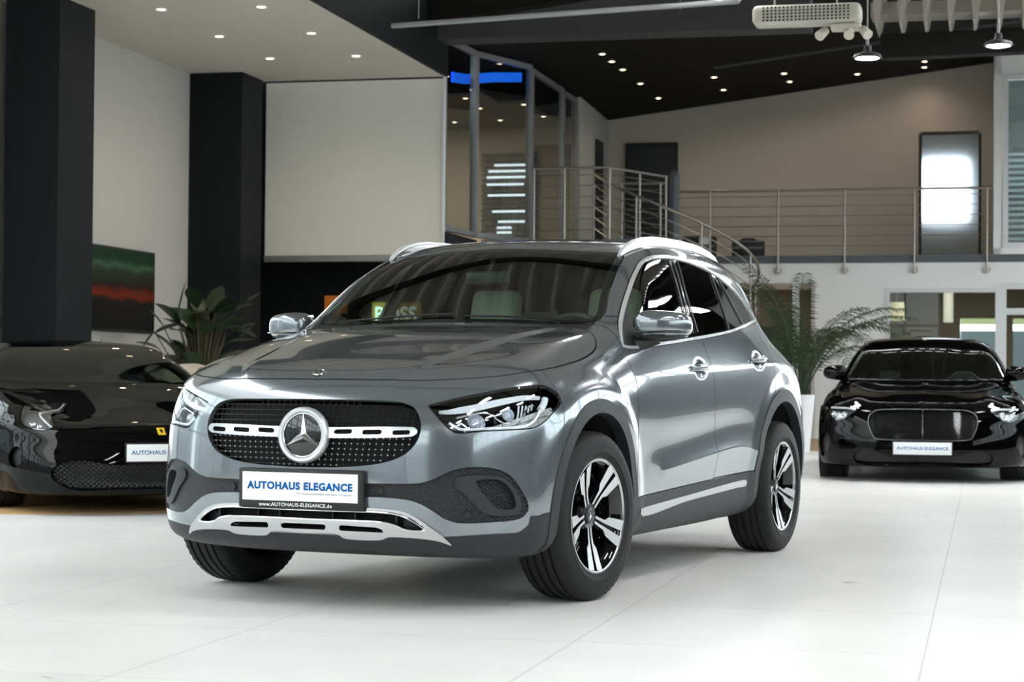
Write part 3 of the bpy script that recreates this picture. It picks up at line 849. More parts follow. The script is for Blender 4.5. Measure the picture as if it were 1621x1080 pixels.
wall('wall_office', M_BEIGE, (-10.4, -6.6, 32.2, 32.3, 2.9, 6.0), (-10.42, -10.3, 27.0, 32.2, 2.9, 5.6))
wall('ceiling_office', mat('office_ceiling', (.20, .17, .14), .8), (-10.4, -7.75, 26.3, 32.2, 5.10, 5.14), (-7.75, -7.25, 28.4, 32.2, 5.10, 5.14), (-7.25, -6.75, 29.3, 32.2, 5.10, 5.14), (-10.4, -7.3, 26.2, 32.2, 2.80, 2.92))
OS = [(-7.56, 28.62), (-7.62, 29.73), (-6.86, 29.44), (-7.65, 31.17), (-6.86, 30.84), (-8.44, 31.27)]
for k, (a, b) in enumerate(OS): spot(a, b, 5.10, 0, 'warm spot inside the glazed office, %s from the screen' % ORD[k], 'spots inside the glazed office', .04)
mb = MB(); vs = []
for a, b, z in ((-7.26, 26.8, 5.06), (-7.22, 27.4, 5.12), (-7.0, 28.2, 5.26), (-6.80, 29.05, 5.38)): vs += [(a, b, z), (a, b, z + .14), (a - .03, b, z + .14), (a - .03, b, z)]
mb.add(vs, [(i * 4 + k, i * 4 + (k + 1) % 4, i * 4 + 4 + (k + 1) % 4, i * 4 + 4 + k) for i in range(3) for k in range(4)])
bl = thing_r('blue_reflection_strip', 0, 0, 0, 'glowing strip standing in for a blue reflection in the office glass', 'light strip')
mb.build('strip_glow', mat('blue_glow', (.02, .1, .8), .5, emit=(.01, .15, .9), estr=1.5), bl)  # blue reflection in the glass, put in as a glowing strip
wb = thing_r('window_blind', -7.72, 32.1, 3.85, 'blind behind the office glass with glowing strips for daylight', 'blind')
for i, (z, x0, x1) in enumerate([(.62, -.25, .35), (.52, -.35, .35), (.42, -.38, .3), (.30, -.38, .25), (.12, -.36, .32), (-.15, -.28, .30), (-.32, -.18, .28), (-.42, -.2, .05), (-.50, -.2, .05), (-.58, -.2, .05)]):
    MB().box(((x0 + x1) / 2, 0, z), (x1 - x0, .02, .035)).build('blind_slat', mat('blind_glow', (.8, .9, 1), .5, emit=(.8, .92, 1.0), estr=1.6), wb)  # glowing strips stand in for daylight coming through the blind
for i in range(18): 
    MB().box((0, .02, .8 - i * .085), (.95, .01, .05)).build('blind_slat', mat('blind_grey', (.12, .13, .13), .5), wb)

# ---- dark doors and frosted door on the gallery
def door(n, a0, a1, b, z0, z1, m, fr=.05, frm=None, glassy=False):
    mb = MB()
    for q in ((a0 - fr, a0, b - .05, b + .05, z0, z1 + fr), (a1, a1 + fr, b - .05, b + .05, z0, z1 + fr), (a0, a1, b - .05, b + .05, z1, z1 + fr)): mb.box(*rbox(*q))
    o = struct('door_%d' % n, mb, frm or M_DARKP)
    MB().box(*rbox(a0, a1, b - .02, b + .02, z0, z1)).build('door_leaf', m, o)
    mb = MB(); mb.tube([(a0 + .07, b - .03, z0 + 1.05), (a0 + .07, b - .09, z0 + 1.05), (a0 + .20, b - .09, z0 + 1.05)], .011, 8); mb.build('door_handle', M_INOX, o)
    return o
door(1, -6.12, -5.30, 34.42, 2.93, 5.02, mat('dark_door', (.018, .022, .026), .5))
wall('door_2', mat('dark_door', (.018, .022, .026), .5), (-6.49, -6.46, 33.25, 33.85, 2.93, 5.02))
M_FROST = mat('frosted_glass', (.80, .90, .95), .45, trans=1.0, ior=1.1)
door(3, -1.08, -.14, 34.5, 2.93, 5.12, M_FROST)
wall('wall_corridor', M_BEIGE, (-2.4, 1.2, 37.4, 37.5, 2.9, 3.9), (-2.4, -1.2, 37.4, 37.5, 3.9, 5.0), (-.35, 1.2, 37.4, 37.5, 3.9, 5.0), (-2.4, 1.2, 37.4, 37.5, 5.0, 6), (-2.4, -2.3, 34.6, 37.4, 2.9, 6), (1.1, 1.2, 34.6, 37.4, 2.9, 6), (-2.4, 1.2, 34.6, 37.4, 2.85, 2.92), (-2.4, 1.2, 34.6, 37.4, 5.6, 5.7))
wall('window_4', mat('sky_window', (1, 1, 1), .5, emit=(.85, .93, 1.0), estr=7), (-1.2, -.35, 37.41, 37.45, 3.9, 5.0))
# gallery window on the right
window_wall(5, .24, 31.93, 1.6, 31.93, 3.02, 5.72, 1, 1, M_FRAMEW, .08)
wall('wall_loft', mat('loft_wall', (.16, .18, .18), .8), (.3, 1.8, 34.4, 34.5, 2.9, 6.2))
lo = thing_r('window_blind', .95, 33.9, 3.1, 'grey slatted blind behind the glass at the right edge', 'blind')
for i in range(16): MB().box((0, 0, .1 + i * .1), (1.3, .02, .045)).build('blind_slat', mat('blind_pale', (.30, .36, .36), .5), lo)
MB().box((.1, .02, 2.2), (.22, .05, .6)).build('blind_box', M_DARKP, lo)

# ---- gallery railing
def rail_z(a, b): return 2.93
def railing(name, label, pts, posts, z0=2.93, h=1.03, n=6, clamp=True, cat='railing'):
    e = thing_r(name, 0, 0, 0, label, cat)
    hr = MB(); hr.tube([(a, b, z0 + h) for a, b in pts], .021, 10); hr.build('handrail', M_INOX, e)
    for j in range(n):
        z = z0 + .14 + j * (h - .22) / (n - 1) * .98
        w_ = MB(); w_.tube([(a, b, z) for a, b in pts], .0065, 6); w_.build('rail_rod', M_INOX, e)
    for a, b in posts:
        p = MB(); p.cyl((a, b - .02, z0 - (.28 if clamp else 0)), (a, b - .02, z0 + h), .017, 10); po = p.build('post', M_INOX, e)
        if clamp:
            c = MB(); c.lathe([(0, .05), (.055, .045), (.06, .03), (.06, 0)], 20, Matrix.Translation((a, b + .03, z0 - .245)) @ Matrix.Rotation(math.radians(90), 4, 'X')); c.build('post_clamp', M_INOX, po)
    return e
railing('gallery_railing', 'long stainless steel railing with thin rods along the gallery edge', [(-4.95, 31.86), (-4.0, 31.86), (.08, 31.86)], [(-4.33, 31.86), (-3.24, 31.86), (-2.19, 31.86), (-1.11, 31.86), (0.0, 31.86)])
railing('landing_railing', 'stainless railing of the stair landing in front of the glass office', [(-6.38, 28.1), (-5.85, 28.05), (-5.30, 28.0), (-4.95, 28.76), (-4.66, 29.45)], [(-6.38, 28.1), (-5.92, 28.06), (-5.26, 28.06), (-4.95, 28.8), (-4.66, 29.42)], clamp=False)
railing('stair_gate', 'low stainless railing with slanting rods beside the dark stair post', [(-5.36, 29.6), (-4.70, 29.65)], [(-5.36, 29.6), (-4.78, 29.65)], h=.95, clamp=False)
# ---- spiral stair
ss = thing_r('spiral_stair', -4.59, 29.75, 0, 'spiral stair with dark centre post, curved steel handrail and dark treads', 'staircase')
mb = MB(); mb.lathe([(0, 4.12), (.075, 4.02), (.078, 3.98), (.078, 0)], 24); mb.build('centre_post', M_SLAB, ss)
hp = []; R_ = 1.28
for i in range(60):
    th = math.radians(-150 + i * 6.2); z = 4.0 - .0093 * (i * 6.2)
    hp.append((R_ * math.cos(th), R_ * math.sin(th), z))
mb = MB(); mb.tube(hp, .022, 10); mb.build('handrail', M_INOX, ss)
for j in range(5):
    mb = MB(); mb.tube([(x, y, z - .17 - j * .16) for x, y, z in hp], .007, 6); mb.build('rail_rod', M_INOX, ss)
for i in range(0, 60, 7):
    x, y, z = hp[i]; mb = MB(); mb.cyl((x, y, z - 1.05), (x, y, z), .016, 8); mb.build('post', M_INOX, ss)
for i in range(15):
    th = math.radians(-150 + i * 25); z = 2.9 - i * .192
    mb = MB(); mb.prism([(.06 * math.cos(th - .1), .06 * math.sin(th - .1)), (1.24 * math.cos(th - .24), 1.24 * math.sin(th - .24)), (1.26 * math.cos(th), 1.26 * math.sin(th)), (1.24 * math.cos(th + .24), 1.24 * math.sin(th + .24)), (.06 * math.cos(th + .1), .06 * math.sin(th + .1))], z - .05, z)
    mb.build('tread', M_SLAB, ss)
# ---- cases on the gallery
for k, (a, b, w_, h_, lab) in enumerate([(-4.60, 32.6, .52, .36, 'black transport case with a white label, behind the railing'), (-3.80, 32.6, .50, .28, 'black lidded case right of the labelled one behind the railing')]):
    c = thing_r('transport_case', a, b, 2.93, lab, 'case')
    mb = MB(); mb.bbox((0, 0, h_ / 2), (w_, .35, h_), .02); mb.build('case_body', M_DARKP, c)
    mb = MB(); 
    for z in (.02, h_ * .55, h_ - .02): mb.box((0, -.177, z), (w_, .006, .014))
    mb.build('case_edging', M_FRAME, c)
    if k == 0: MB().box((.10, -.179, h_ * .78), (.17, .006, .12)).build('case_label', M_FRAMEW, c)
    else:
        mb = MB(); superell((0, 0, h_), (.13, .1, .05), mb=mb); mb.build('case_handle', M_DARKP, c)

# ---- ground floor rooms behind the hall
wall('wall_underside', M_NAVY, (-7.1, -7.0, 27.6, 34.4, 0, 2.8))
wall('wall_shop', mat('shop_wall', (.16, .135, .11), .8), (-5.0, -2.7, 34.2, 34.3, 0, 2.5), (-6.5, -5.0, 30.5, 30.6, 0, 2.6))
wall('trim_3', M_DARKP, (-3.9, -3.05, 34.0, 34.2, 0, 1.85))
wall('trim_4', M_FRAMEW, (-3.02, -2.92, 32.0, 32.12, 0, 2.5))
window_wall(6, -1.56, 31.97, .20, 31.97, .25, 2.40, 1, 1, M_FRAMEW, .07)
mb = MB()
for q in ((.20, .30, 31.92, 32.02, 0, 2.48), (.30, 1.25, 31.92, 32.02, 2.38, 2.48), (.30, 1.25, 31.92, 32.02, 1.98, 2.08), (1.2, 1.3, 31.92, 32.02, 0, 2.48)): mb.box(*rbox(*q))
d4 = struct('door_4', mb, M_FRAMEW)
MB().box(*rbox(.3, 1.2, 31.96, 31.97, .03, 1.98)).build('pane', M_GLASS, d4); MB().box(*rbox(.3, 1.2, 31.96, 31.97, 2.08, 2.38)).build('pane', M_GLASS, d4)
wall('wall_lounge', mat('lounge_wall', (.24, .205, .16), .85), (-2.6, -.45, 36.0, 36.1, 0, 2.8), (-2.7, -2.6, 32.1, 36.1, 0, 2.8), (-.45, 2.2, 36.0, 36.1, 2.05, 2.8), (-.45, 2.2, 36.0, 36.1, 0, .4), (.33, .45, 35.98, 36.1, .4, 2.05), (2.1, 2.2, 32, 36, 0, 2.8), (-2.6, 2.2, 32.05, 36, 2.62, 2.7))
wall('window_7', mat('street_view', (.1, .12, .12), .5, emit=(.22, .30, .33), estr=.8), (-.45, 2.1, 36.3, 36.35, .3, 1.84))
wall('window_8', mat('street_view_tree', (.1, .2, .05), .5, emit=(.60, .68, .36), estr=.95), (-.45, 2.1, 36.25, 36.3, 1.95, 2.1))
ls = thing_r('lamp_shade', -1.50, 34.6, 1.97, 'pale drum lamp shade behind the lounge window', 'lamp shade')
mb = MB(); mb.lathe([(.13, .31), (.14, 0)], 24); mb.build('shade', mat('shade_cloth', (.55, .52, .36), .9, emit=(.5, .46, .28), estr=.9), ls)
mb = MB(); mb.cyl((0, 0, .3), (0, 0, .62), .006); mb.build('cord', M_FRAME, ls)
lp = thing_r('hanging_light', -.64, 35.0, 1.95, 'tall pale cylindrical light hanging behind the lounge window', 'hanging light')
mb = MB(); mb.lathe([(.085, .68), (.085, 0)], 24); mb.build('tube_shade', mat('tube_cloth', (.55, .55, .5), .9, emit=(.5, .5, .42), estr=.8), lp)
area('lounge_fill', -.6, 34.0, 2.6, 1.5, 1.5, 26, (1, .88, .7)); area('shop_light', -4.0, 33.0, 2.45, 1.5, 1, 14, (1, .8, .6)); area('office_fill', -8.6, 29.5, 5.05, 1.8, 2.5, 110, (1, .80, .58)); area('loft_light', 1.0, 33.2, 5.4, .6, .6, 12, (.85, .95, 1))  # unseen area lights; lounge and office ones added to brighten those rooms

# ---- wooden round stand for the black sports car
tt = empty('wooden_platform', (-3.35, 15.75, 0), 0, 'low round oak platform under the black sports car', 'platform')
mb = MB(); mb.lathe([(0, .012), (2.60, .012), (2.62, .0)], 96); mb.build('platform_top', M_WOODF, tt)
wall('floor_wood_1', M_WOODF, (-5.5, -1.7, 26.6, 31.9, 0, .012))
# ================================================================ the grey SUV: body surface
# car frame: x to the car's left, y towards the tail (front axle at 0), z up
SUV_TH = math.radians(24.01)
def suv_surface(level=4):
    front = [(-.55, .20), (-.80, .232), (-.850, .29), (-.868, .37), (-.874, .45), (-.876, .55), (-.872, .64), (-.860, .74), (-.838, .815),
             (-.824, .85), (-.812, .87), (-.800, .888), (-.786, .905), (-.765, .924), (-.73, .946)]
    sec = {
        -.25: [(.70, .20), (.86, .235), (.89, .32), (.902, .42), (.908, .50), (.909, .60), (.906, .70), (.898, .79), (.872, .87), (.845, .93), (.815, .963), (.785, .988), (.75, 1.005), (.71, 1.018), (.665, 1.028)],
        0.0: [(.70, .20), (.86, .235), (.895, .32), (.910, .42), (.915, .50), (.916, .62), (.914, .72), (.908, .81), (.888, .895), (.86, .955), (.832, .997), (.805, 1.024), (.77, 1.048), (.73, 1.066), (.69, 1.078)],
        .45: [(.70, .20), (.86, .235), (.893, .32), (.898, .42), (.893, .50), (.90, .61), (.908, .725), (.91, .83), (.897, .925), (.865, 1.03), (.84, 1.08), (.812, 1.115), (.78, 1.136), (.745, 1.148), (.71, 1.155)],
        .75: [(.70, .20), (.86, .235), (.892, .32), (.888, .42), (.912, .505), (.902, .59), (.908, .72), (.911, .845), (.901, .945), (.862, 1.085), (.84, 1.145), (.815, 1.205), (.785, 1.268), (.745, 1.318), (.688, 1.345)],
        1.1: [(.70, .20), (.86, .235), (.891, .32), (.884, .42), (.914, .53), (.900, .61), (.908, .73), (.911, .85), (.901, .955), (.860, 1.11), (.825, 1.215), (.78, 1.325), (.728, 1.435), (.67, 1.505), (.602, 1.53)],
        1.5: [(.70, .20), (.86, .235), (.891, .325), (.884, .43), (.915, .56), (.900, .64), (.908, .75), (.911, .865), (.901, .97), (.856, 1.135), (.823, 1.235), (.778, 1.35), (.722, 1.47), (.67, 1.552), (.60, 1.595)],
        2.0: [(.70, .20), (.86, .24), (.893, .33), (.888, .44), (.918, .59), (.903, .67), (.911, .77), (.914, .88), (.903, .99), (.852, 1.168), (.82, 1.25), (.775, 1.355), (.72, 1.482), (.665, 1.562), (.595, 1.605)],
        2.45: [(.70, .22), (.86, .26), (.90, .34), (.910, .44), (.914, .52), (.917, .63), (.918, .76), (.918, .895), (.908, 1.01), (.835, 1.20), (.795, 1.27), (.762, 1.362), (.715, 1.462), (.655, 1.532), (.58, 1.575)],
        2.73: [(.70, .22), (.86, .26), (.90, .34), (.912, .44), (.917, .52), (.919, .64), (.919, .77), (.916, .90), (.902, 1.02), (.788, 1.185), (.745, 1.26), (.710, 1.345), (.67, 1.42), (.615, 1.482), (.55, 1.525)],
        3.0: [(.70, .24), (.85, .28), (.89, .35), (.90, .45), (.905, .53), (.907, .65), (.904, .78), (.895, .90), (.868, 1.0), (.728, 1.15), (.66, 1.235), (.63, 1.31), (.60, 1.37), (.56, 1.42), (.51, 1.455)],
    }
    rear = [(3.2, .27), (3.42, .30), (3.48, .37), (3.51, .45), (3.525, .53), (3.53, .63), (3.515, .74), (3.485, .85), (3.46, .96), (3.41, 1.09), (3.34, 1.18), (3.26, 1.27), (3.20, 1.35), (3.19, 1.41), (3.15, 1.44)]
    centre = [(-.66, -.73, .946), (-.25, -.46, 1.008), (0, -.2, 1.07), (.25, .10, 1.122), (.36, .26, 1.136), (.44, .375, 1.15), (.52, .44, 1.20), (.75, .62, 1.335), (1.05, .86, 1.492),
              (1.18, 1.0, 1.560), (1.3, 1.15, 1.594), (1.5, 1.42, 1.618), (2.0, 2.0, 1.628), (2.45, 2.5, 1.595), (2.73, 2.8, 1.545), (3.0, 3.02, 1.50), (3.2, 3.15, 1.44)]
    ystat = [-.25, -.12, 0, .12, .25, .36, .44, .52, .62, .75, .9, 1.05, 1.18, 1.3, 1.5, 1.75, 2.0, 2.25, 2.45, 2.6, 2.73, 2.87, 3.0]
    nexp = ([2.9, 2.9, 2.8, 2.7, 2.6, 2.5, 2.5, 2.5, 2.5, 2.5, 2.5, 2.45, 2.4, 2.4, 2.4], 3.0)
    V, F, G, nc, tid, ns = car_cage(front, sec, rear, centre, ystat, nexp=nexp)
    cr = {}
    def crease(r, c0, c1, w_):
        for c in range(c0, c1): cr[tuple(sorted((r * nc + c, r * nc + c + 1)))] = w_
    crease(8, 16, 33, .6)
    crease(4, 19, 28, .7)
    return subdivide(V, F, level, cr)
def YZ(V): return V[:, [1, 2]]
def XZ(V): return V[:, [0, 2]]
def XY(V): return V[:, [0, 1]]
def FU(V): return np.c_[V[:, 0] + V[:, 1], V[:, 2]]
def fu(p): return [(a[0] + a[1], a[2]) + tuple(a[3:]) for a in p]
def sstep(t): t = np.clip(t, 0, 1); return t * t * (3 - 2 * t)
def poly_fn(pts, chart, n=6, smooth=True):
    P = smooth_poly(pts, n) if smooth else np.array([p[:2] for p in pts], float)
    return lambda V: sdf_poly(P, chart(V))
def circ_fn(cy, cz, r, k=1.0):
    return lambda V: np.sqrt((V[:, 1] - cy) ** 2 + ((V[:, 2] - cz) * k) ** 2) - r

L_HOOD, L_FD, L_RD, L_WS, L_GLF, L_GLR, L_QG, L_BP, L_TRIM, L_GRILLE, L_HL, L_INT, L_BEZ, L_BEZI, L_OPEN, L_SKID, L_CHR, L_CLADF, L_CLADR, L_CLADS, L_CLADB, L_HOLE, L_STRIP, L_ROOF, L_TRI, L_UNDER, L_FENDER, L_REAR, L_BUMP, L_TG, L_RG, L_TL = range(1, 33)

SUV_DLO = [(.43, 1.06, 1), (.456, 1.1), (.62, 1.224), (.774, 1.331), (.916, 1.411), (1.073, 1.476), (1.217, 1.509), (1.357, 1.523), (1.524, 1.528), (1.679, 1.526), (1.86, 1.513),
           (2.054, 1.485), (2.234, 1.437), (2.396, 1.37), (2.524, 1.3), (2.617, 1.235, 1), (2.455, 1.222), (2.234, 1.194), (1.945, 1.158), (1.611, 1.129), (1.238, 1.101), (.829, 1.072), (.495, 1.052)]
SUV_HOOD = [(-.25, -.779), (0, -.779), (.25, -.766), (.45, -.724), (.56, -.674), (.653, -.608), (.726, -.525), (.775, -.42), (.803, -.30), (.822, -.10), (.826, .07), (.815, .19), (.785, .265), (.745, .32), (.68, .365), (.45, .395), (.2, .40), (0, .40), (-.25, .40)]
SUV_WS = [(-.3, .405), (0, .405), (.3, .415), (.55, .445), (.69, .49), (.712, .545), (.680, .68), (.645, .88), (.615, 1.045), (.597, 1.062), (.55, 1.05), (.36, .995), (.15, .968), (0, .965), (-.3, .965)]
SUV_HL = fu([(.506, -.775, .810, 1), (.595, -.724, .837), (.676, -.664, .857), (.748, -.583, .877), (.81, -.476, .889), (.835, -.408, .889), (.855, -.358, .871), (.869, -.331, .848),
             (.874, -.335, .828), (.874, -.409, .788), (.863, -.473, .752), (.845, -.525, .73), (.771, -.634, .721), (.694, -.703, .716), (.619, -.751, .709), (.592, -.762, .72), (.55, -.772, .762)])
SUV_GRILLE = [(-.2, .832), (0, .832), (.2, .831), (.33, .829), (.4, .823), (.446, .805), (.474, .769), (.485, .729), (.48, .689), (.462, .654), (.425, .619), (.36, .592), (.28, .577), (.17, .568), (0, .564), (-.17, .568)]
SUV_INT = fu([(-.2, -.868, .509), (0, -.872, .509), (.266, -.862, .508), (.44, -.832, .509), (.49, -.818, .513), (.544, -.799, .530), (.598, -.774, .560), (.646, -.748, .573), (.693, -.718, .576), (.742, -.678, .570), (.775, -.646, .555),
              (.802, -.617, .525), (.823, -.591, .480), (.837, -.570, .436), (.838, -.566, .410), (.825, -.586, .380), (.79, -.633, .366), (.739, -.688, .362), (.664, -.743, .358), (.616, -.769, .362), (.580, -.785, .376),
              (.545, -.801, .401), (.492, -.819, .432), (.439, -.833, .447), (.365, -.848, .453), (.2, -.863, .455), (0, -.872, .455), (-.2, -.868, .455)])
SUV_BEZO = fu([(.614, -.769, .517), (.625, -.762, .535), (.678, -.730, .542), (.751, -.672, .539), (.781, -.642, .525), (.806, -.616, .485), (.819, -.599, .448), (.822, -.594, .411), (.812, -.606, .391), (.783, -.645, .385), (.745, -.684, .387), (.716, -.709, .397), (.693, -.727, .419), (.658, -.748, .463), (.62, -.767, .499)])
SUV_BEZI = fu([(.689, -.725, .520), (.703, -.714, .527), (.749, -.675, .528), (.771, -.654, .518), (.79, -.634, .493), (.804, -.620, .463), (.809, -.614, .426), (.803, -.621, .413), (.773, -.657, .411), (.751, -.680, .420), (.728, -.699, .451), (.696, -.722, .497)])
SUV_OPEN = [(-.3, .398), (0, .398), (.22, .399), (.355, .397), (.42, .387), (.467, .366), (.501, .343), (.507, .334), (.472, .33), (.428, .335), (.4, .348), (.362, .358), (.247, .362), (0, .362), (-.3, .362)]
SUV_CHRO = [(-.3, .412), (0, .412), (.22, .414), (.36, .41), (.43, .4), (.478, .379), (.526, .345), (.573, .307), (.603, .269, 1), (.56, .288), (.5, .298), (.364, .302), (.348, .297), (.335, .291), (.18, .29), (.168, .294), (.15, .306), (0, .306), (-.3, .306)]
SUV_SLOTS = [[(-.107, .322), (-.107, .343), (.095, .343), (.101, .339), (.101, .327), (.095, .322)], [(.16, .324), (.16, .339), (.166, .343), (.318, .338), (.338, .332), (.35, .319), (.166, .321)]]

def build_suv_surface():
    s = suv_surface(4)
    V = s.V
    # wheel-arch flares, hood ridges, door-handle dishes: gentle pushes along the normal
    d = np.zeros(len(V))
    side = sstep((V[:, 0] - .6) / .2)
    for cy in (0.0, 2.69):
        r = np.sqrt((V[:, 1] - cy) ** 2 + (V[:, 2] - .37) ** 2)
        d += .009 * side * sstep((.60 - r) / .10) * (V[:, 2] < 1.0)
    top = (V[:, 2] > .88) & (V[:, 1] < .42) & (V[:, 0] < .75)
    xr = .36 + .22 * np.clip((V[:, 1] + .75) / 1.15, 0, 1) ** .8
    d += np.where(top, .011 * sstep((xr - V[:, 0]) / .055 + .5) * sstep((V[:, 1] + .80) / .25) * sstep((.42 - V[:, 1]) / .12), 0)
    for hy, hz in ((1.345, .972), (2.275, 1.022)):
        r = np.sqrt(((V[:, 1] - hy) / .085) ** 2 + ((V[:, 2] - hz) / .042) ** 2)
        d -= .014 * side * sstep((1.2 - r) / .95)
    s.V = V + s.N * d[:, None]
    s.V[:, 0] = np.maximum(s.V[:, 0], 0); s.renormal()
    side_ok = lambda c: (c[:, 0] > .5)
    lowside = lambda c: (c[:, 0] > .6) & (c[:, 2] < 1.0)
    front_ok = lambda c: (c[:, 1] < -.28)
    # underside
    s.region(lambda V: V[:, 2] - .236, L_UNDER, [0])
    # openings and lamps of the nose
    s.region(poly_fn(SUV_GRILLE, XZ), L_GRILLE, [0], extra=front_ok)
    s.region(poly_fn(SUV_HL, FU), 98, [0], off=.005, extra=front_ok)
    s.region(poly_fn(SUV_HL, FU), L_HL, [98], extra=front_ok)
    s.region(poly_fn(SUV_INT, FU), L_INT, [0], extra=front_ok)
    s.region(poly_fn(SUV_BEZO, FU), L_BEZ, [L_INT], extra=front_ok)
    s.region(poly_fn(SUV_BEZI, FU), L_BEZI, [L_BEZ], extra=front_ok)
    s.region(poly_fn(SUV_CHRO, XZ), L_CHR, [0, L_UNDER], extra=front_ok)
    s.region(poly_fn(SUV_OPEN, XZ), L_OPEN, [L_CHR], extra=front_ok)
    for sl in SUV_SLOTS:
        s.region(poly_fn(sl, XZ, smooth=False), L_OPEN, [L_CHR], extra=front_ok)
    # wheel openings with their cladding
    for cy, rin, rout, lab, k in ((0.01, .410, .468, L_CLADF, 1.0), (2.685, .438, .505, L_CLADR, 1.0)):
        s.region(circ_fn(cy, .370, rin), L_HOLE, None, extra=lowside)
        s.region(lambda V, cy=cy: np.where(V[:, 2] < .30, np.abs(V[:, 1] - cy) - rin, 1), L_HOLE, None, extra=lowside)
        s.region(circ_fn(cy, .370, rout, k), lab, [0], extra=lowside)
    s.region(poly_fn([(-.6, -.1), (-.42, -.1), (-.42, .38), (-.44, .384), (-.56, .383)], YZ, smooth=False), L_CLADB, [0], extra=lowside)
    s.region(lambda V: V[:, 2] - (.303 + .015 * sstep((V[:, 0] - .5) / .3) + .075 * sstep((V[:, 0] - .80) / .085)), L_CLADB, [0, L_UNDER], extra=lambda c: (c[:, 1] < -.30) & (c[:, 0] > .5))
    s.region(lambda V: V[:, 2] - .30, L_CLADB, [0], extra=lambda c: (c[:, 1] < -.30))
    # sill cladding and its bright strip
    sillz = lambda V: V[:, 2] - (.388 + .0305 * V[:, 1])
    s.region(sillz, L_CLADS, [0, L_UNDER, L_CLADF], extra=lambda c: (c[:, 0] > .6) & (c[:, 1] > .38) & (c[:, 1] < 2.40))
    s.region(poly_fn([(.515, .353, 1), (1.2, .380), (2.0, .413), (2.06, .412), (2.085, .400), (2.07, .384), (1.95, .379), (1.2, .353), (.52, .328)], YZ), L_STRIP, [L_CLADS], extra=side_ok)
    s.region(lambda V: V[:, 2] - .46, L_CLADB, [0, L_UNDER], extra=lambda c: c[:, 1] > 3.0)
    # hood
    s.panel(poly_fn(SUV_HOOD, XY), L_HOOD, [0], .005, extra=lambda c: (c[:, 2] > .86) & (c[:, 1] < .5))
    # windscreen
    s.panel(poly_fn(SUV_WS, XY), L_WS, [0], .006, extra=lambda c: (c[:, 2] > 1.08) & (c[:, 1] < 1.3))
    s.region(lambda V: V[:, 1] - .50, 97, [0], extra=lambda c: (c[:, 0] < .70) & (c[:, 2] > 1.10) & (c[:, 1] > .35))
    # side glass
    up = lambda c: (c[:, 0] > .5) & (c[:, 2] > 1.0) & (c[:, 1] > .3)
    s.panel(poly_fn(SUV_DLO, YZ), L_TRIM, [0], .003, extra=up)
    s.region(poly_fn(SUV_DLO, YZ), L_GLF, [L_TRIM], off=-.015, extra=up)
    s.region(poly_fn([(1.38, 1.6), (1.438, 1.504), (1.355, 1.313), (1.304, 1.138), (1.28, 1.0), (1.47, 1.0), (1.445, 1.147), (1.465, 1.34), (1.568, 1.509), (1.59, 1.6)], YZ, 6, False), L_BP, [L_GLF], extra=up)
    s.region(lambda V: 1.43 - V[:, 1], L_GLR, [L_GLF], extra=up)
    s.region(lambda V: 1.945 + (V[:, 2] - 1.175) * .22 - V[:, 1], L_BP, [L_GLR], extra=up)
    s.region(lambda V: 2.215 - (V[:, 2] - 1.2) * .42 - V[:, 1], L_QG, [L_BP], extra=lambda c: up(c) & (c[:, 1] > 1.8))
    s.region(poly_fn([(.3, 1.0), (.3, 1.3), (.71, 1.30), (.64, 1.155), (.60, 1.0)], YZ, 4, False), L_TRI, [L_GLF], extra=up)
    # doors
    fd = [(.425, 1.075, 1), (.417, 1.02), (.446, .98), (.458, .936), (.472, .895), (.474, .833), (.472, .736), (.474, .614), (.474, .47), (.472, .403, 1), (1.57, .437, 1), (1.583, .5), (1.558, .62), (1.542, .75), (1.536, .86), (1.527, .95), (1.502, 1.03), (1.465, 1.13), (1.42, 1.2, 1), (.98, 1.2, 1), (.48, 1.2, 1)]
    rd = [(1.38, 1.2, 1), (1.38, .437, 1), (2.18, .456, 1), (2.225, .5), (2.26, .6), (2.31, .7), (2.39, .79), (2.5, .87), (2.535, .95), (2.525, 1.05), (2.48, 1.15), (2.45, 1.26, 1)]
    dz = lambda c: (c[:, 0] > .6) & (c[:, 2] > .3) & (c[:, 2] < 1.25)
    s.panel(poly_fn(fd, YZ), L_FD, [0], .005, extra=dz)
    s.panel(poly_fn(rd, YZ), L_RD, [0], .005, extra=dz)
    # fender / bumper join, tailgate, rear screen, tail lamps
    s.panel(poly_fn([(.60, 1.125), (.60, .2), (-.30, .2), (-.38, .66), (-.33, .83), (-.335, .86), (-.42, 1.2), (.40, 1.2), (.46, 1.14)], YZ, smooth=False), L_FENDER, [0], .004, extra=lambda c: (c[:, 0] > .55) & (c[:, 1] < .56) & (c[:, 2] < 1.2))
    s.lab[(s.lab == 0) & (s.V[s.T].mean(1)[:, 1] < -.30) & (s.V[s.T].mean(1)[:, 2] < 1.0)] = L_BUMP
    s.region(poly_fn([(-.4, 1.12), (0, 1.13), (.5, 1.12), (.60, 1.14), (.57, 1.30), (.52, 1.375), (0, 1.40), (-.4, 1.39)], XZ), L_RG, [0], extra=lambda c: c[:, 1] > 2.95)
    s.region(poly_fn([(.45, .93), (.62, .92), (.80, .93), (1.0, .96), (1.0, 1.03), (.82, 1.05), (.6, 1.03), (.46, 1.0)], XZ), L_TL, [0], extra=lambda c: c[:, 1] > 3.08)
    return s
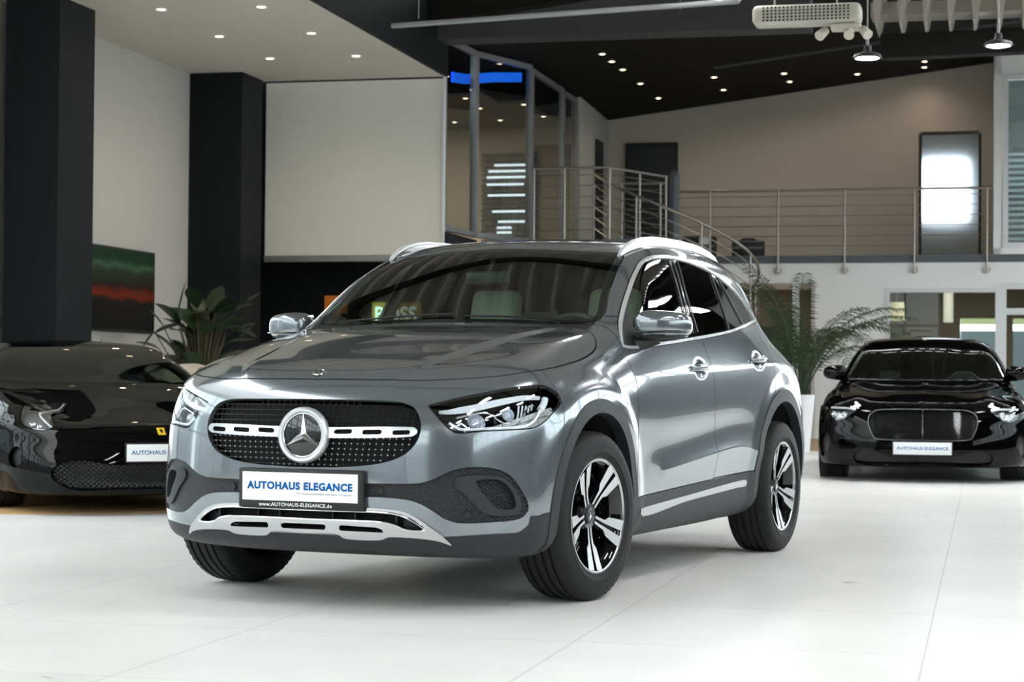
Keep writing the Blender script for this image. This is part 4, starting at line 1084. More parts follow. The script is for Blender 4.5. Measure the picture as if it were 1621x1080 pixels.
# ================================================================ wheels
WM = Matrix.Rotation(math.radians(90), 4, 'Y')          # local z of a lathe -> outward (+x)
def alloy_wheel(parent, R=.352, W=.235, rim=.237, style='suv', tag='wheel'):
    """wheel standing at its own origin, outer face towards +x"""
    h = W / 2
    mb = MB(); mb.lathe([(rim * .97, -h + .015), (rim - .006, -h + .02), (rim - .015, -h + .05), (rim - .03, -.02), (rim - .045, .03), (rim - .03, h - .035), (rim - .012, h - .022), (rim - .004, h - .016)], 64, WM)
    mb.lathe([(.02, .03), (.07, .035), (.075, .01), (rim - .04, .0), (rim - .04, -.02)], 48, WM)
    w_ = mb.build(tag, M_GLOSSB, parent)
    # tyre
    t = MB(); seg = 180; prof = [(rim - .004, -h + .015), (rim + .022, -h + .004), (rim + .055, -h), (rim + .085, -h + .004), (R - .010, -h + .018), (R - .003, -h + .034)]
    for g in (-.058, -.020, .020, .058):
        prof += [(R - .001, g - .006), (R - .009, g - .004), (R - .009, g + .004), (R - .001, g + .006)]
    prof += [(R - .003, h - .034), (R - .010, h - .018), (rim + .085, h - .004), (rim + .055, h), (rim + .036, h - .001), (rim + .03, h + .0015), (rim + .022, h - .004), (rim + .006, h - .012), (rim - .004, h - .015)]
    vs = []; fs = []; n = len(prof)
    for k in range(seg):
        a = 2 * math.pi * k / seg
        for i, (r, x) in enumerate(prof):
            if k % 3 == 0 and R - .012 < r and abs(x) > .07: r -= .006
            vs.append((r * math.cos(a), r * math.sin(a), x))
    for k in range(seg):
        l = (k + 1) % seg
        for i in range(n - 1): fs.append((k * n + i, l * n + i, l * n + i + 1, k * n + i + 1))
    t.add(vs, fs, True, WM); t.build('tyre', M_RUBBER, w_, sharp=38)
    lip = MB(); lip.lathe([(rim - .012, h - .026), (rim - .010, h - .014), (rim - .004, h - .010), (rim + .002, h - .010), (rim + .003, h - .018)], 96, WM); lip.build('rim_lip', M_SILVER, w_)
    # spokes: bright machined faces on black flanks
    face = MB(); flank = MB()
    def zf(r): return h - .050 + .040 * max(0, (r - .05) / (rim - .06)) ** 1.3
    rr = rim - .012
    if style == 'suv':
        blade = [(.050, .006, .017), (.090, .007, .019), (.115, .007, .022), (.135, .008, .041), (.175, .010, .050), (rr, .013, .060)]
        n5, a0 = 5, math.radians(211)
    else:
        blade = [(.045, .004, .014), (.12, .006, .018), (.20, .008, .026), (rr, .010, .034)]
        n5, a0 = 7, 0.3
    for k in range(n5):
        a = a0 + 2 * math.pi * k / n5; ca, sa = math.cos(a), math.sin(a)
        for sgn in (1, -1):
            vs = []; fs = []
            for r, s0, s1 in blade:
                for sx, dz in ((s0, 0), (s1, 0), (s0, -.035), (s1, -.035)):
                    vs.append((r * ca - sgn * sx * sa, r * sa + sgn * sx * ca, zf(r) + dz))
            m = len(blade)
            for i in range(m - 1):
                b0, b1 = i * 4, i * 4 + 4
                fs.append((b0, b0 + 1, b1 + 1, b1))
            face.add([(x, y, z + .0008) for x, y, z in vs], fs, False, WM)
            fs2 = []
            for i in range(m - 1):
                b0, b1 = i * 4, i * 4 + 4
                fs2 += [(b0, b0 + 1, b1 + 1, b1), (b0 + 1, b0 + 3, b1 + 3, b1 + 1), (b0, b1, b1 + 2, b0 + 2), (b0 + 2, b1 + 2, b1 + 3, b0 + 3)]
            flank.add(vs, fs2, False, WM)
        # black web to the rim between the two blades
        web = []
        for r, s1, dz in ((.05, .018, -.02), (.13, .03, -.016), (rr, .055, -.022)):
            for sx in (-s1, s1): web.append((r * ca - sx * sa, r * sa + sx * ca, zf(r) + dz))
        flank.add(web, [(0, 1, 3, 2), (2, 3, 5, 4)], False, WM)
    flank.build('spoke_flanks', M_GLOSSB, w_); sf_ = face.build('spoke_faces', mat('machined_face', (.62, .63, .64), .32, .45), w_); sf_['label'] = 'bright machined spoke faces'
    cap = MB(); cap.lathe([(0, zf(.05) + .004), (.022, zf(.05) + .004), (.024, zf(.05) + .006), (.033, zf(.05) + .004), (.035, zf(.05) - .012), (.055, zf(.05) - .004), (.058, zf(.05) - .03)], 32, WM)
    for k in range(5):
        a = a0 + math.radians(36) + 2 * math.pi * k / 5
        c = Vector((.058 * math.cos(a), .058 * math.sin(a), zf(.05) - .022)); cap.add(*ngon_cyl(c, .009, .012), False, WM)
    cap.build('hub_cap', mat('cap_grey', (.10, .10, .105), .3, .6), w_)
    if style == 'suv':
        star_mb(.021, .003, .2, WM @ Matrix.Translation((0, 0, zf(.05) + .005))).build('hub_star', M_CHROME, w_)
    disc = MB(); disc.lathe([(.07, -.012), (.155, -.012), (.155, -.034), (.07, -.034)], 48, WM)
    disc.build('brake_disc', M_STEEL, w_)
    cal = MB(); cal.lathe([(.105, -.002), (.160, .0), (.168, -.01), (.168, -.05), (.105, -.05)], 12, WM, a0=math.radians(-30), a1=math.radians(35)); cal.build('brake_caliper', M_DARKP, w_)
    return w_

def ngon_cyl(c, r, h, n=8):
    vs = [(c[0] + r * math.cos(2 * math.pi * k / n), c[1] + r * math.sin(2 * math.pi * k / n), c[2] + z) for z in (0, h) for k in range(n)]
    fs = [tuple(range(n, 2 * n))] + [(k, (k + 1) % n, n + (k + 1) % n, n + k) for k in range(n)]
    return vs, fs

def put_wheels(root, pts, proto, steer=0.0, lift=.352):
    """pts: (x, y, front) with x > 0 the car's left"""
    first = True
    for x, y, fr in pts:
        o = proto if first else copy_tree(proto, root)
        first = False
        o.location = (x, y, lift)
        o.rotation_euler = (0, 0, (math.pi if x < 0 else 0) + (steer if fr else 0))

# ================================================================ the grey SUV
def build_suv():
    s = build_suv_surface()
    root = empty('suv', (-.4662, 8.649, 0), -SUV_TH, 'grey metallic SUV with silver roof rails and a star grille, parked in the middle', 'car')
    P = M_PAINT
    s.pick([0]).both().obj('body_shell', P, root)
    s.pick([L_HOOD]).both().obj('hood', P, root)
    bump = s.pick([L_BUMP]).both().obj('front_bumper', P, root, rim=.022)
    sides(s.pick([L_FENDER]), 'fender', P, root)
    fdo = sides(s.pick([L_FD]), 'front_door', P, root); rdo = sides(s.pick([L_RD]), 'rear_door', P, root)
    s.pick([97]).both().obj('cowl_panel', M_DARKP, root, rim=.01, lift=-.004)
    cb = s.pick([L_CLADB]); yc = cb.V[cb.T].mean(1)[:, 1]
    for q in (yc < 1, yc > 1): cb.sub(q).both().obj('bumper_cladding', M_CLAD, root, rim=.03, lift=.001)
    s.pick([L_UNDER]).both().obj('undertray', M_DARKP, root, rim=0)
    sides(s.pick([L_CLADF]), 'arch_cladding', M_CLAD, root, rim=.05, lift=.004); sides(s.pick([L_CLADR]), 'arch_cladding', M_CLAD, root, rim=.05, lift=.004)
    for c in sides(s.pick([L_CLADS]), 'sill_cladding', M_CLAD, root, rim=.03, lift=.003): pass
    for c in sides(s.pick([L_STRIP]), 'sill_strip', M_SILVER, root, rim=.006, lift=.008): c['label'] = 'silver strip along the sill'
    ws = s.pick([L_WS]).both()
    ws.obj('windscreen', M_WSGL, root, rim=.004, lift=-.003)
    s.pick([L_RG]).both().obj('rear_window', M_PRIV, root, rim=0)
    sides(s.pick([L_TL]), 'tail_lamp', mat('tail_red', (.35, .01, .01), .15, coat=.5), root)
    # black frit border round the windscreen
    fr = s.pick([L_WS]); fr.region(poly_fn([(x * .965, y + .014 * (1 if y < .5 else 0) - (.012 if y > .9 else 0)) for x, y in SUV_WS], XY), 1, None, off=-.012)
    fr.sub(fr.lab != 1).both().offset(-.0045).obj('screen_border', M_DARKP, root, rim=0)
    for lab, nm, m in ((L_GLF, 'side_window', M_SIDEGL), (L_GLR, 'side_window', M_PRIV), (L_QG, 'quarter_window', M_PRIV), (L_TRI, 'mirror_triangle', M_DARKP)):
        sides(s.pick([lab]), nm, m, root, rim=.004, lift=-.004)
    bp_ = s.pick([L_BP]); yc = bp_.V[bp_.T].mean(1)[:, 1]
    for q in (yc < 1.8, yc > 1.8): sides(bp_.sub(q), 'pillar_trim', M_GLOSSB, root, rim=.004, lift=-.004)
    for c in sides(s.pick([L_TRIM]), 'window_trim', M_TRIMC, root, rim=.008, lift=.002): c['label'] = 'chrome strip round the side windows'
    # inner lining behind every gap
    inner = s.sub(~np.isin(s.lab, [L_HOLE, L_GRILLE, L_OPEN, L_WS, L_GLF, L_GLR, L_QG, L_RG, L_HL, L_BEZI, L_UNDER, L_TRI])).both()
    inner.V = inner.V - inner.N * .016
    inner.obj('inner_lining', M_VOID, root, rim=0)
    # ---- nose
    sfr = s.sub(s.V[s.T].mean(1)[:, 1] < -.2)
    intk = s.pick([L_INT]).both().obj('lower_intake', M_HEX, root, rim=.01, lift=-.012)
    for b in sides(s.pick([L_BEZ]), 'intake_bezel', M_CLAD, root, rim=.035, lift=-.004): pass
    bi = s.pick([L_BEZI]); sides(bi.offset(-.035), 'bezel_mesh', M_HEX, root, rim=0)
    for c in [s.pick([L_CHR]).both().obj('skid_plate', M_SILVER, root, rim=.022, lift=.007)]: c['label'] = 'silver skid plate with three slots'
    op_ = smooth_poly(SUV_OPEN, 4); op_ = op_[op_[:, 0] > -.001]; pp, nn = sfr.at(op_, XZ); pr = [Vector(p + n * .009) for p, n in zip(pp, nn)]
    mb = MB(); mb.tube([Vector((-p.x, p.y, p.z)) for p in pr[::-1]] + pr, .0042, 8, closed=True); mb.build('opening_frame', M_CHROME, root)
    ob = s.sub(np.isin(s.lab, [L_OPEN, L_CHR, L_GRILLE])).both(); ob.V = ob.V - ob.N * .055 
    ob.obj('nose_cavity', M_VOID, root, rim=0)
    for x in (-.40, -.22, -.12, .12, .22, .40): MB().box((x, -.825, .379), (.006, .03, .045)).build('cooling_rib', M_DARKP, root)
    for sx in (-1, 1):
        cp, cn = sfr.at([(.455, .356)], XZ); c = cp[0] - cn[0] * .030
        mb = MB(); mb.bbox((sx * .45, c[1] + .012, .352), (.085, .02, .045), .008, rz=sx * .35); mb.build('intake_flap', M_CLAD, root)
    # grille: recessed lattice, slotted bar, star
    g = s.pick([L_GRILLE]); gb = g.both()
    gr = empty('grille', (0, 0, 0), parent=root)
    lat = MB(); pins = MB(); gp = smooth_poly(SUV_GRILLE, 6)
    def inside(x, z, off=.006): return sdf_poly(gp, np.array([[abs(x), z]]))[0] < -off
    gb.lab[:] = 0
    for iz in range(13):
        z = .575 + iz * .0215
        xs = [x for x in np.linspace(-.49, .49, 100) if inside(x, z + .004 * math.cos(0), .002)]
        if len(xs) > 3:
            pts, nn = gb.at([(x, z) for x in xs], XZ)
            lat.tube([Vector(p - n * .013) for p, n in zip(pts, nn)], .0024, 5)
    for ix in range(-18, 19):
        x0 = ix * .0262
        zs = [z for z in np.linspace(.56, .84, 26) if inside(x0 + (z - .7) * .10 * (1 if x0 > 0 else -1), z, .002)]
        if len(zs) > 3:
            pts, nn = gb.at([(x0 + (z - .7) * .10 * (1 if x0 > 0 else -1), z) for z in zs], XZ)
            lat.tube([Vector(p - n * .018) for p, n in zip(pts, nn)], .0019, 5)
    PQ = [(ix * .0262 + (.575 + iz * .0215 - .7) * .10 * (1 if ix > 0 else -1), .575 + iz * .0215) for iz in range(6) for ix in range(-18, 19)]
    PQ = [q for q in PQ if inside(q[0], q[1], .008) and math.hypot(q[0], q[1] - .69) > .115]
    pts, nn = gb.at(PQ, XZ)
    for p, n in zip(pts, nn):
        c = p - n * .012; d = .0040
        pins.add([c + np.array(v) * d for v in ((0, -1.6, 0), (1, 0, 0), (0, 0, 1), (-1, 0, 0), (0, 0, -1))], [(0, 1, 2), (0, 2, 3), (0, 3, 4), (0, 4, 1)])
    lat.build('grille_lattice', mat('lattice_black', (.006, .006, .007), .45, spec=.3), gr); pn = pins.build('grille_pins', M_PIN, gr); pn['kind'] = 'stuff'
    g.lab[:] = 0
    g.region(poly_fn([(-.1, .722), (.09, .722), (.43, .728), (.462, .725), (.474, .710), (.462, .695), (.43, .689), (.09, .680), (-.1, .680)], XZ), 1, None)
    for x0, x1 in ((.135, .212), (.256, .335), (.378, .446)):
        g.region(poly_fn([(x0, .699), (x0 + .006, .696), (x1 - .006, .698), (x1, .702), (x1, .712), (x1 - .006, .716), (x0 + .006, .714), (x0, .711)], XZ, smooth=False), 2, [1])
    b = g.pick([1]).both().obj('grille_bar', M_SILVER, gr, rim=.018, lift=.004); b['label'] = 'silver crossbar with slots'
    EM = Matrix.Translation((0, -.862, .690)) @ Matrix.Rotation(math.radians(90 - 3), 4, 'X')
    em = MB(); em.lathe([(.088, .004), (.090, .012), (.094, .018), (.103, .020), (.110, .014), (.112, .002), (.110, -.012)], 72, EM); em = em.build('emblem_ring', M_SATIN, gr)
    dk = MB(); dk.lathe([(0, .008), (.080, .008), (.089, .005)], 48, EM); dk.build('emblem_disc', M_GLOSSB, em)
    rg = MB(); rg.lathe([(.083, .0085), (.084, .012), (.087, .013), (.089, .009)], 72, EM); rg.build('inner_ring', M_CHROME, em)
    star_mb(.087, .017, .17, EM @ Matrix.Translation((0, 0, .008))).build('emblem_star', M_CHROME, em)
    # hood badge
    bp, bn = s.sub(s.V[s.T].mean(1)[:, 2] > .8).at([(0, -.742)], XY)
    BM = Matrix.Translation(bp[0]) @ Vector((0, 0, 1)).rotation_difference(Vector((0, -.42, .9))).to_matrix().to_4x4()
    hb = MB(); hb.lathe([(0, .002), (.017, .0025), (.019, .004), (.026, .003), (.028, 0)], 32, BM); hbo = hb.build('hood_badge', M_CHROME, root)
    star_mb(.017, .003, .2, BM @ Matrix.Translation((0, 0, .0035))).build('badge_star', M_GLOSSB, hbo)
    # plate
    ho = MB(); ho.bbox((0, -.882, .478), (.560, .022, .158), .007); ho = ho.build('plate_holder', M_DARKP, root)
    pl = MB(); pl.bbox((0, -.8945, .486), (.520, .004, .112), .0018); pl = pl.build('number_plate', M_WHITE, ho)
    text_obj('plate_lettering', 'AUTOHAUS ELEGANCE', .475, .0315, M_BLUE, ho, (0.0, -.8968, .490), bold=.05, spacing=1.12)
    text_obj('plate_subline', 'Ihr Premiumhändler seit über 15 Jahren', .245, .0095, M_GREYT, ho, (.112, -.8968, .460), bold=.004)
    text_obj('holder_lettering', 'www.AUTOHAUS-ELEGANCE.de', .330, .0145, M_WHITE, ho, (-.02, -.8935, .4155), bold=.012, spacing=1.05)
    # washer cap, sensors
    for q in ((.335, .478), (.66, .392), (-.335, .478)):
        pp, pn_ = sfr.at([(abs(q[0]), q[1])], XZ); p = pp[0]; n = pn_[0]
        if q[0] < 0: p = p * [-1, 1, 1]; n = n * [-1, 1, 1]
        SM = Matrix.Translation(p - n * .010) @ Vector((0, 0, 1)).rotation_difference(Vector(n)).to_matrix().to_4x4()
        m_ = MB(); m_.lathe([(0, .004), (.011, .004), (.012, .002), (.015, .003), (.017, 0)], 20, SM); m_.build('parking_sensor', M_DARKP, root)
    # ---- headlamps
    hl = s.pick([L_HL])
    for sx in (1, -1):
        H = hl if sx > 0 else hl.mirrored()
        he = H.offset(-.075).obj('headlamp', M_GLOSSB, root, rim=-.06, skip_centre=False)
        H.obj('lamp_lens', M_LENS, he, rim=.004, lift=-.002, skip_centre=False)
        def path(uv, dep, H=hl):
            p, n = H.at(uv, FU); p = p - n * dep
            if sx < 0: p = p * [-1, 1, 1]
            return [Vector(v) for v in p]
        def dense(uv, k=6): return [tuple(q) for q in smooth_poly(uv, k, False)]
        band = dense([(-.225, .797), (-.182, .800), (-.112, .812), (-.036, .822), (.124, .846), (.30, .862), (.41, .856)])
        band2 = dense([(-.225, .788), (-.182, .786), (-.112, .790), (-.036, .798), (.124, .823), (.30, .845), (.42, .846)])
        A = path(band, .020); B = path(band2, .032); mb = MB(); n = len(A)
        mb.add(A + B, [(i, i + 1, n + i + 1, n + i) for i in range(n - 1)], True); mb.build('running_light', M_DRL, he)
        mb = MB(); mb.tube(path(dense([(.434, .838), (.405, .815), (.37, .785), (.343, .762), (.283, .737), (.164, .728), (.053, .7265), (-.065, .721), (-.125, .724), (-.175, .747)]), .012), .0055, 8, flat=.6)
        mb.tube(path(dense([(.44, .845), (.425, .825), (.39, .80)]), .018), .014, 10); mb.build('light_guide', M_DRL, he)
        mb = MB(); mb.tube(path(dense([(-.135, .768), (-.066, .781), (.028, .791), (.068, .782), (.1, .763), (.137, .750), (.2, .750), (.256, .772), (.299, .806), (.345, .821)]), .022), .0035, 8)
        mb.tube(path(dense([(-.128, .758), (-.10, .742), (-.071, .728)], 4), .03), .002, 6); mb.tube(path(dense([(.108, .759), (.09, .744), (.07, .731)], 4), .03), .002, 6)
        mb.build('chrome_accent', M_CHROME, he)
        # reflector bowls
        for (u, z), r, dep in (((.17, .783), .026, .030), ((-.02, .758), .030, .050)):
            p = path([(u, z)], dep)[0]; pp, nn = hl.at([(u, z)], FU); nv = Vector(nn[0]); nv.x *= sx
            QM = Matrix.Translation(p) @ Vector((0, 0, 1)).rotation_difference(nv).to_matrix().to_4x4()
            mb = MB(); mb.lathe([(r * 1.0, .006), (r * .8, -.006), (r * .4, -.014), (0, -.016)], 32, QM @ Matrix.Diagonal((1.25 if r > .027 else 1, 1, 1, 1))); rb_ = mb.build('reflector', M_CHROME, he)
            mb = MB(); mb.lathe([(0, .008), (r * .35, .006), (r * .6, -.002), (r * .66, -.010)], 24, QM); mb.build('projector_lens', mat('lamp_glass_ball', (.55, .60, .66), .03, coat=1), rb_)
        fins = MB()
        for u in (.235, .262, .289, .316, .343):
            pts = path([(u, .765 + (u - .235) * .35), (u + .012, .79 + (u - .235) * .35), (u + .02, .822)], .034); fins.tube(pts, .0035, 6)
        fins.build('lamp_fins', M_DRL, he)
    # ---- seals beside the pillars
    for pts in ([(1.438, 1.500), (1.355, 1.313), (1.304, 1.142)], [(1.568, 1.505), (1.465, 1.34), (1.445, 1.152)], [(1.500, 1.500), (1.408, 1.325), (1.372, 1.145)], [(2.010, 1.468), (1.958, 1.235), (1.945, 1.178)], [(2.105, 1.452), (2.160, 1.34), (2.213, 1.215)]):
        up_s = s.sub((s.V[s.T].mean(1)[:, 0] > .5) & (s.V[s.T].mean(1)[:, 2] > 1.0)); pq, nq = up_s.at(smooth_poly(pts, 5, False), YZ)
        for sx in (1, -1):
            mb = MB(); mb.tube([Vector((p + n * .0005) * [sx, 1, 1]) for p, n in zip(pq, nq)], .0042, 6); mb.build('window_seal', M_SEAL, root)
    # ---- door handles
    for doors, hy, hz in ((fdo, 1.335, .972), (rdo, 2.27, 1.022)):
        for d_, sx in zip(doors, (1, -1)):
            pp, pn_ = s.at([(hy, hz)], YZ)
            mb = MB(); pts = []
            for t in np.linspace(-1, 1, 11):
                q, _ = s.at([(hy + .105 * t, hz + .004 * t)], YZ)
                bx = .905 + .012 * (1 - t * t) + .004
                pts.append((sx * max(bx, 0) if abs(t) < .9 else sx * (q[0][0] - .002), hy + .115 * t, hz + .010 + .006 * t))
            mb.tube(pts, [.010, .015, .0175, .018, .018, .018, .018, .018, .0175, .015, .010], 10, flat=.6); mb.build('door_handle', M_PAINT, d_)
    # ---- mirrors
    for sx in (1, -1):
        def taper(p):
            k = 1 - .22 * (p.x + .13) / .26
            return Vector((p.x * sx, p.y * k + .05 * max(0, p.x / .13), p.z * k))
        mb = superell((sx * .955, .640, 1.162), (.120, .085, .073), (.62, .62), 40, 24, fn=taper)
        up_, lo_ = MB(), MB()
        for f in mb.f:
            zc = sum(mb.v[i][2] for i in f) / len(f)
            (up_ if zc > 1.118 else lo_).f.append(f)
        for q in (up_, lo_): q.v = mb.v; q.s = [True] * len(q.f)
        mi = up_.build('door_mirror', M_PAINT, root, merge=1e-5)
        lo_.build('mirror_base', M_DARKP, mi, merge=1e-5)
        st = MB(); st.tube([(sx * (.850 + .225 * t), .640 - .083 * (1 - (2 * t - .8) ** 2 * .30) + .052 * t ** 3, 1.128 + .004 * t) for t in np.linspace(0, .98, 14)], .0045, 8, flat=.5); st.build('mirror_indicator', M_GLOSSB, mi)
        ar = MB(); ar.tube([(sx * .835, .60, 1.072), (sx * .88, .625, 1.082), (sx * .94, .64, 1.10)], [.032, .028, .022], 12, flat=.6); ar.build('mirror_arm', M_DARKP, mi)
        mg = MB(); mg.bbox((sx * .955, .716, 1.165), (.19, .006, .11), .003); mg.build('mirror_glass', M_CHROME, mi)
    # ---- roof rails
    ys = np.array([1.02, 1.06, 1.12, 1.2, 1.3, 1.45, 1.65, 1.85, 2.05, 2.2, 2.34, 2.44, 2.50])
    xx = np.array([.603, .603, .604, .606, .608, .610, .612, .612, .610, .606, .602, .598, .594])
    hh = np.array([.004, .016, .025, .030, .032, .031, .029, .027, .026, .024, .020, .012, .001])
    top = s.sub(s.V[s.T].mean(1)[:, 2] > 1.38)
    pp, nn = top.at(np.c_[xx, ys], XY)
    for sx in (1, -1):
        mb = MB(); mb.tube([(sx * x, y, p[2] + h) for x, y, p, h in zip(xx, ys, pp, hh)], [.008, .011, .0115, .011, .0105, .010, .0095, .0095, .0095, .0095, .0095, .008, .005], 12, flat=1.3)
        r_ = mb.build('roof_rail', M_RAIL, root); r_['label'] = 'bright aluminium roof rail'
        mb = MB(); vs = []
        for x, y, p, h in zip(xx, ys, pp, hh): vs += [(sx * (x + .010), y, p[2] - .006), (sx * (x + .010), y, p[2] + h), (sx * (x - .010), y, p[2] + h), (sx * (x - .010), y, p[2] - .006)]
        fs = []
        for i in range(len(ys) - 1):
            for k in range(4): fs.append((i * 4 + k, i * 4 + (k + 1) % 4, i * 4 + 4 + (k + 1) % 4, i * 4 + 4 + k))
        mb.add(vs, fs, True); mb.build('rail_foot', M_SILVER, r_)
    # ---- wipers
    for x0, x1 in ((-.52, .02), (.08, .60)):
        xs = np.linspace(x0, x1, 10); pw, nw = ws.at([(x, .435 + .05 * (abs(x) ** 2) + .02 * (x - x0)) for x in xs], XY)
        mb = MB(); mb.tube([Vector(p + n * .008) for p, n in zip(pw, nw)], .005, 6); mb.build('wiper', M_DARKP, root)
    # ---- cabin
    def seat(x, y, back=True):
        e = empty('front_seat', (x, y, 0), parent=root)
        b = MB(); b.bbox((0, -.22, .56), (.50, .52, .16), .06, seg=4); b.build('seat_cushion', M_CREAM, e)
        T = Matrix.Translation((0, .08, .62)) @ Matrix.Rotation(math.radians(-18), 4, 'X')
        b = MB(); b.bbox((0, 0, .28), (.46, .13, .58), .06, M=T, seg=4); b.bbox((.20, -.03, .24), (.09, .13, .44), .04, M=T, seg=3); b.bbox((-.20, -.03, .24), (.09, .13, .44), .04, M=T, seg=3); b.build('seat_back', M_CREAM, e)
        b = MB(); b.bbox((0, .01, .70), (.27, .10, .19), .045, M=T, seg=4); b.cyl(T @ Vector((.05, .01, .55)), T @ Vector((.05, .01, .66)), .006); b.cyl(T @ Vector((-.05, .01, .55)), T @ Vector((-.05, .01, .66)), .006); b.build('headrest', M_CREAM, e)
    seat(.35, 1.32); seat(-.33, 1.38)
    b = MB(); b.bbox((0, 2.15, .58), (1.30, .5, .18), .06, seg=3); b.bbox((0, 2.42, .88), (1.30, .14, .56), .05, seg=3)
    for x in (-.42, 0, .42): b.bbox((x, 2.44, 1.22), (.26, .09, .14), .04, seg=3)
    b.build('rear_bench', M_CREAM, root)
    b = MB(); b.bbox((0, .68, .93), (1.42, .46, .20), .07, seg=4); b.bbox((.37, .80, 1.04), (.36, .16, .08), .03, seg=3); b.bbox((0, 1.0, .62), (.26, .9, .36), .05, seg=3); b.build('dashboard', M_INTDK, root)
    b = MB(); b.box((0, 1.2, .36), (1.5, 3.2, .08)); b.box((0, .50, .62), (1.5, .05, .6)); b.box((0, 3.0, .7), (1.45, .05, .7)); b.build('cabin_floor', M_INTDK, root)
    SW = Matrix.Translation((.38, .96, 1.06)) @ Matrix.Rotation(math.radians(68), 4, 'X')
    b = MB(); b.tube([SW @ Vector((.185 * math.cos(a), .175 * math.sin(a), 0)) for a in np.linspace(0, 2 * math.pi, 41)[:-1]], .015, 10, closed=True)
    for a in (0, math.pi, -math.pi / 2): b.tube([SW @ Vector((.05 * math.cos(a), .05 * math.sin(a), -.01)), SW @ Vector((.18 * math.cos(a), .17 * math.sin(a), 0))], .012, 8)
    superell((0, 0, -.01), (.065, .055, .03), mb=b, M=SW, nu=20, nv=10); sw = b.build('steering_wheel', mat('wheel_leather', (.10, .10, .10), .35), root)
    b = MB(); b.bbox((.0, .86, 1.395), (.22, .03, .065), .012, seg=3); b.cyl((0, .86, 1.42), (0, .92, 1.48), .01); b.build('interior_mirror', mat('cabin_mirror', (.02, .022, .022), .3), root)
    # ---- wheel wells and underbody
    for y, r in ((.01, .425), (2.685, .452)):
        for sx in (1, -1):
            b = MB(); vs = []; fs = []; A = np.linspace(math.radians(-8), math.radians(188), 33)
            for a in A:
                for x in (.50, .885): vs.append((sx * x, y + r * math.cos(a), .37 + r * math.sin(a)))
            for i in range(len(A) - 1): fs.append((2 * i, 2 * i + 1, 2 * i + 3, 2 * i + 2))
            vs.append((sx * .50, y, .37)); fs += [(2 * i, 2 * i + 2, len(vs) - 1) for i in range(len(A) - 1)]
            b.add(vs, fs, True); b.build('wheel_liner', M_VOID, root)
    b = MB(); b.box((0, 1.4, .31), (.98, 3.7, .12)); b.box((0, 1.35, .29), (1.56, 1.60, .10)); b.cyl((-.80, 0, .35), (.80, 0, .35), .03); b.cyl((-.80, 2.7, .35), (.80, 2.7, .35), .035); b.build('underbody', M_VOID, root)
    wl = alloy_wheel(root)
    put_wheels(root, [(.8025, .01, 1), (-.8025, .01, 1), (.8025, 2.71, 0), (-.8025, 2.71, 0)], wl, steer=math.radians(-6))
    return root
SUV = build_suv()
# ================================================================ the two black cars behind
def low_rows(g, w, z0):
    """lower rows of a section: g shoulder list from row 8 on, w half width"""
    return [(w * .78, z0), (w * .955, z0 + .015), (w * .98, z0 + .06), (w * .992, z0 + .15), (w * .998, z0 + .24), (w, z0 + .34), (w * .998, z0 + .43), (w * .985, z0 + .52)] + g

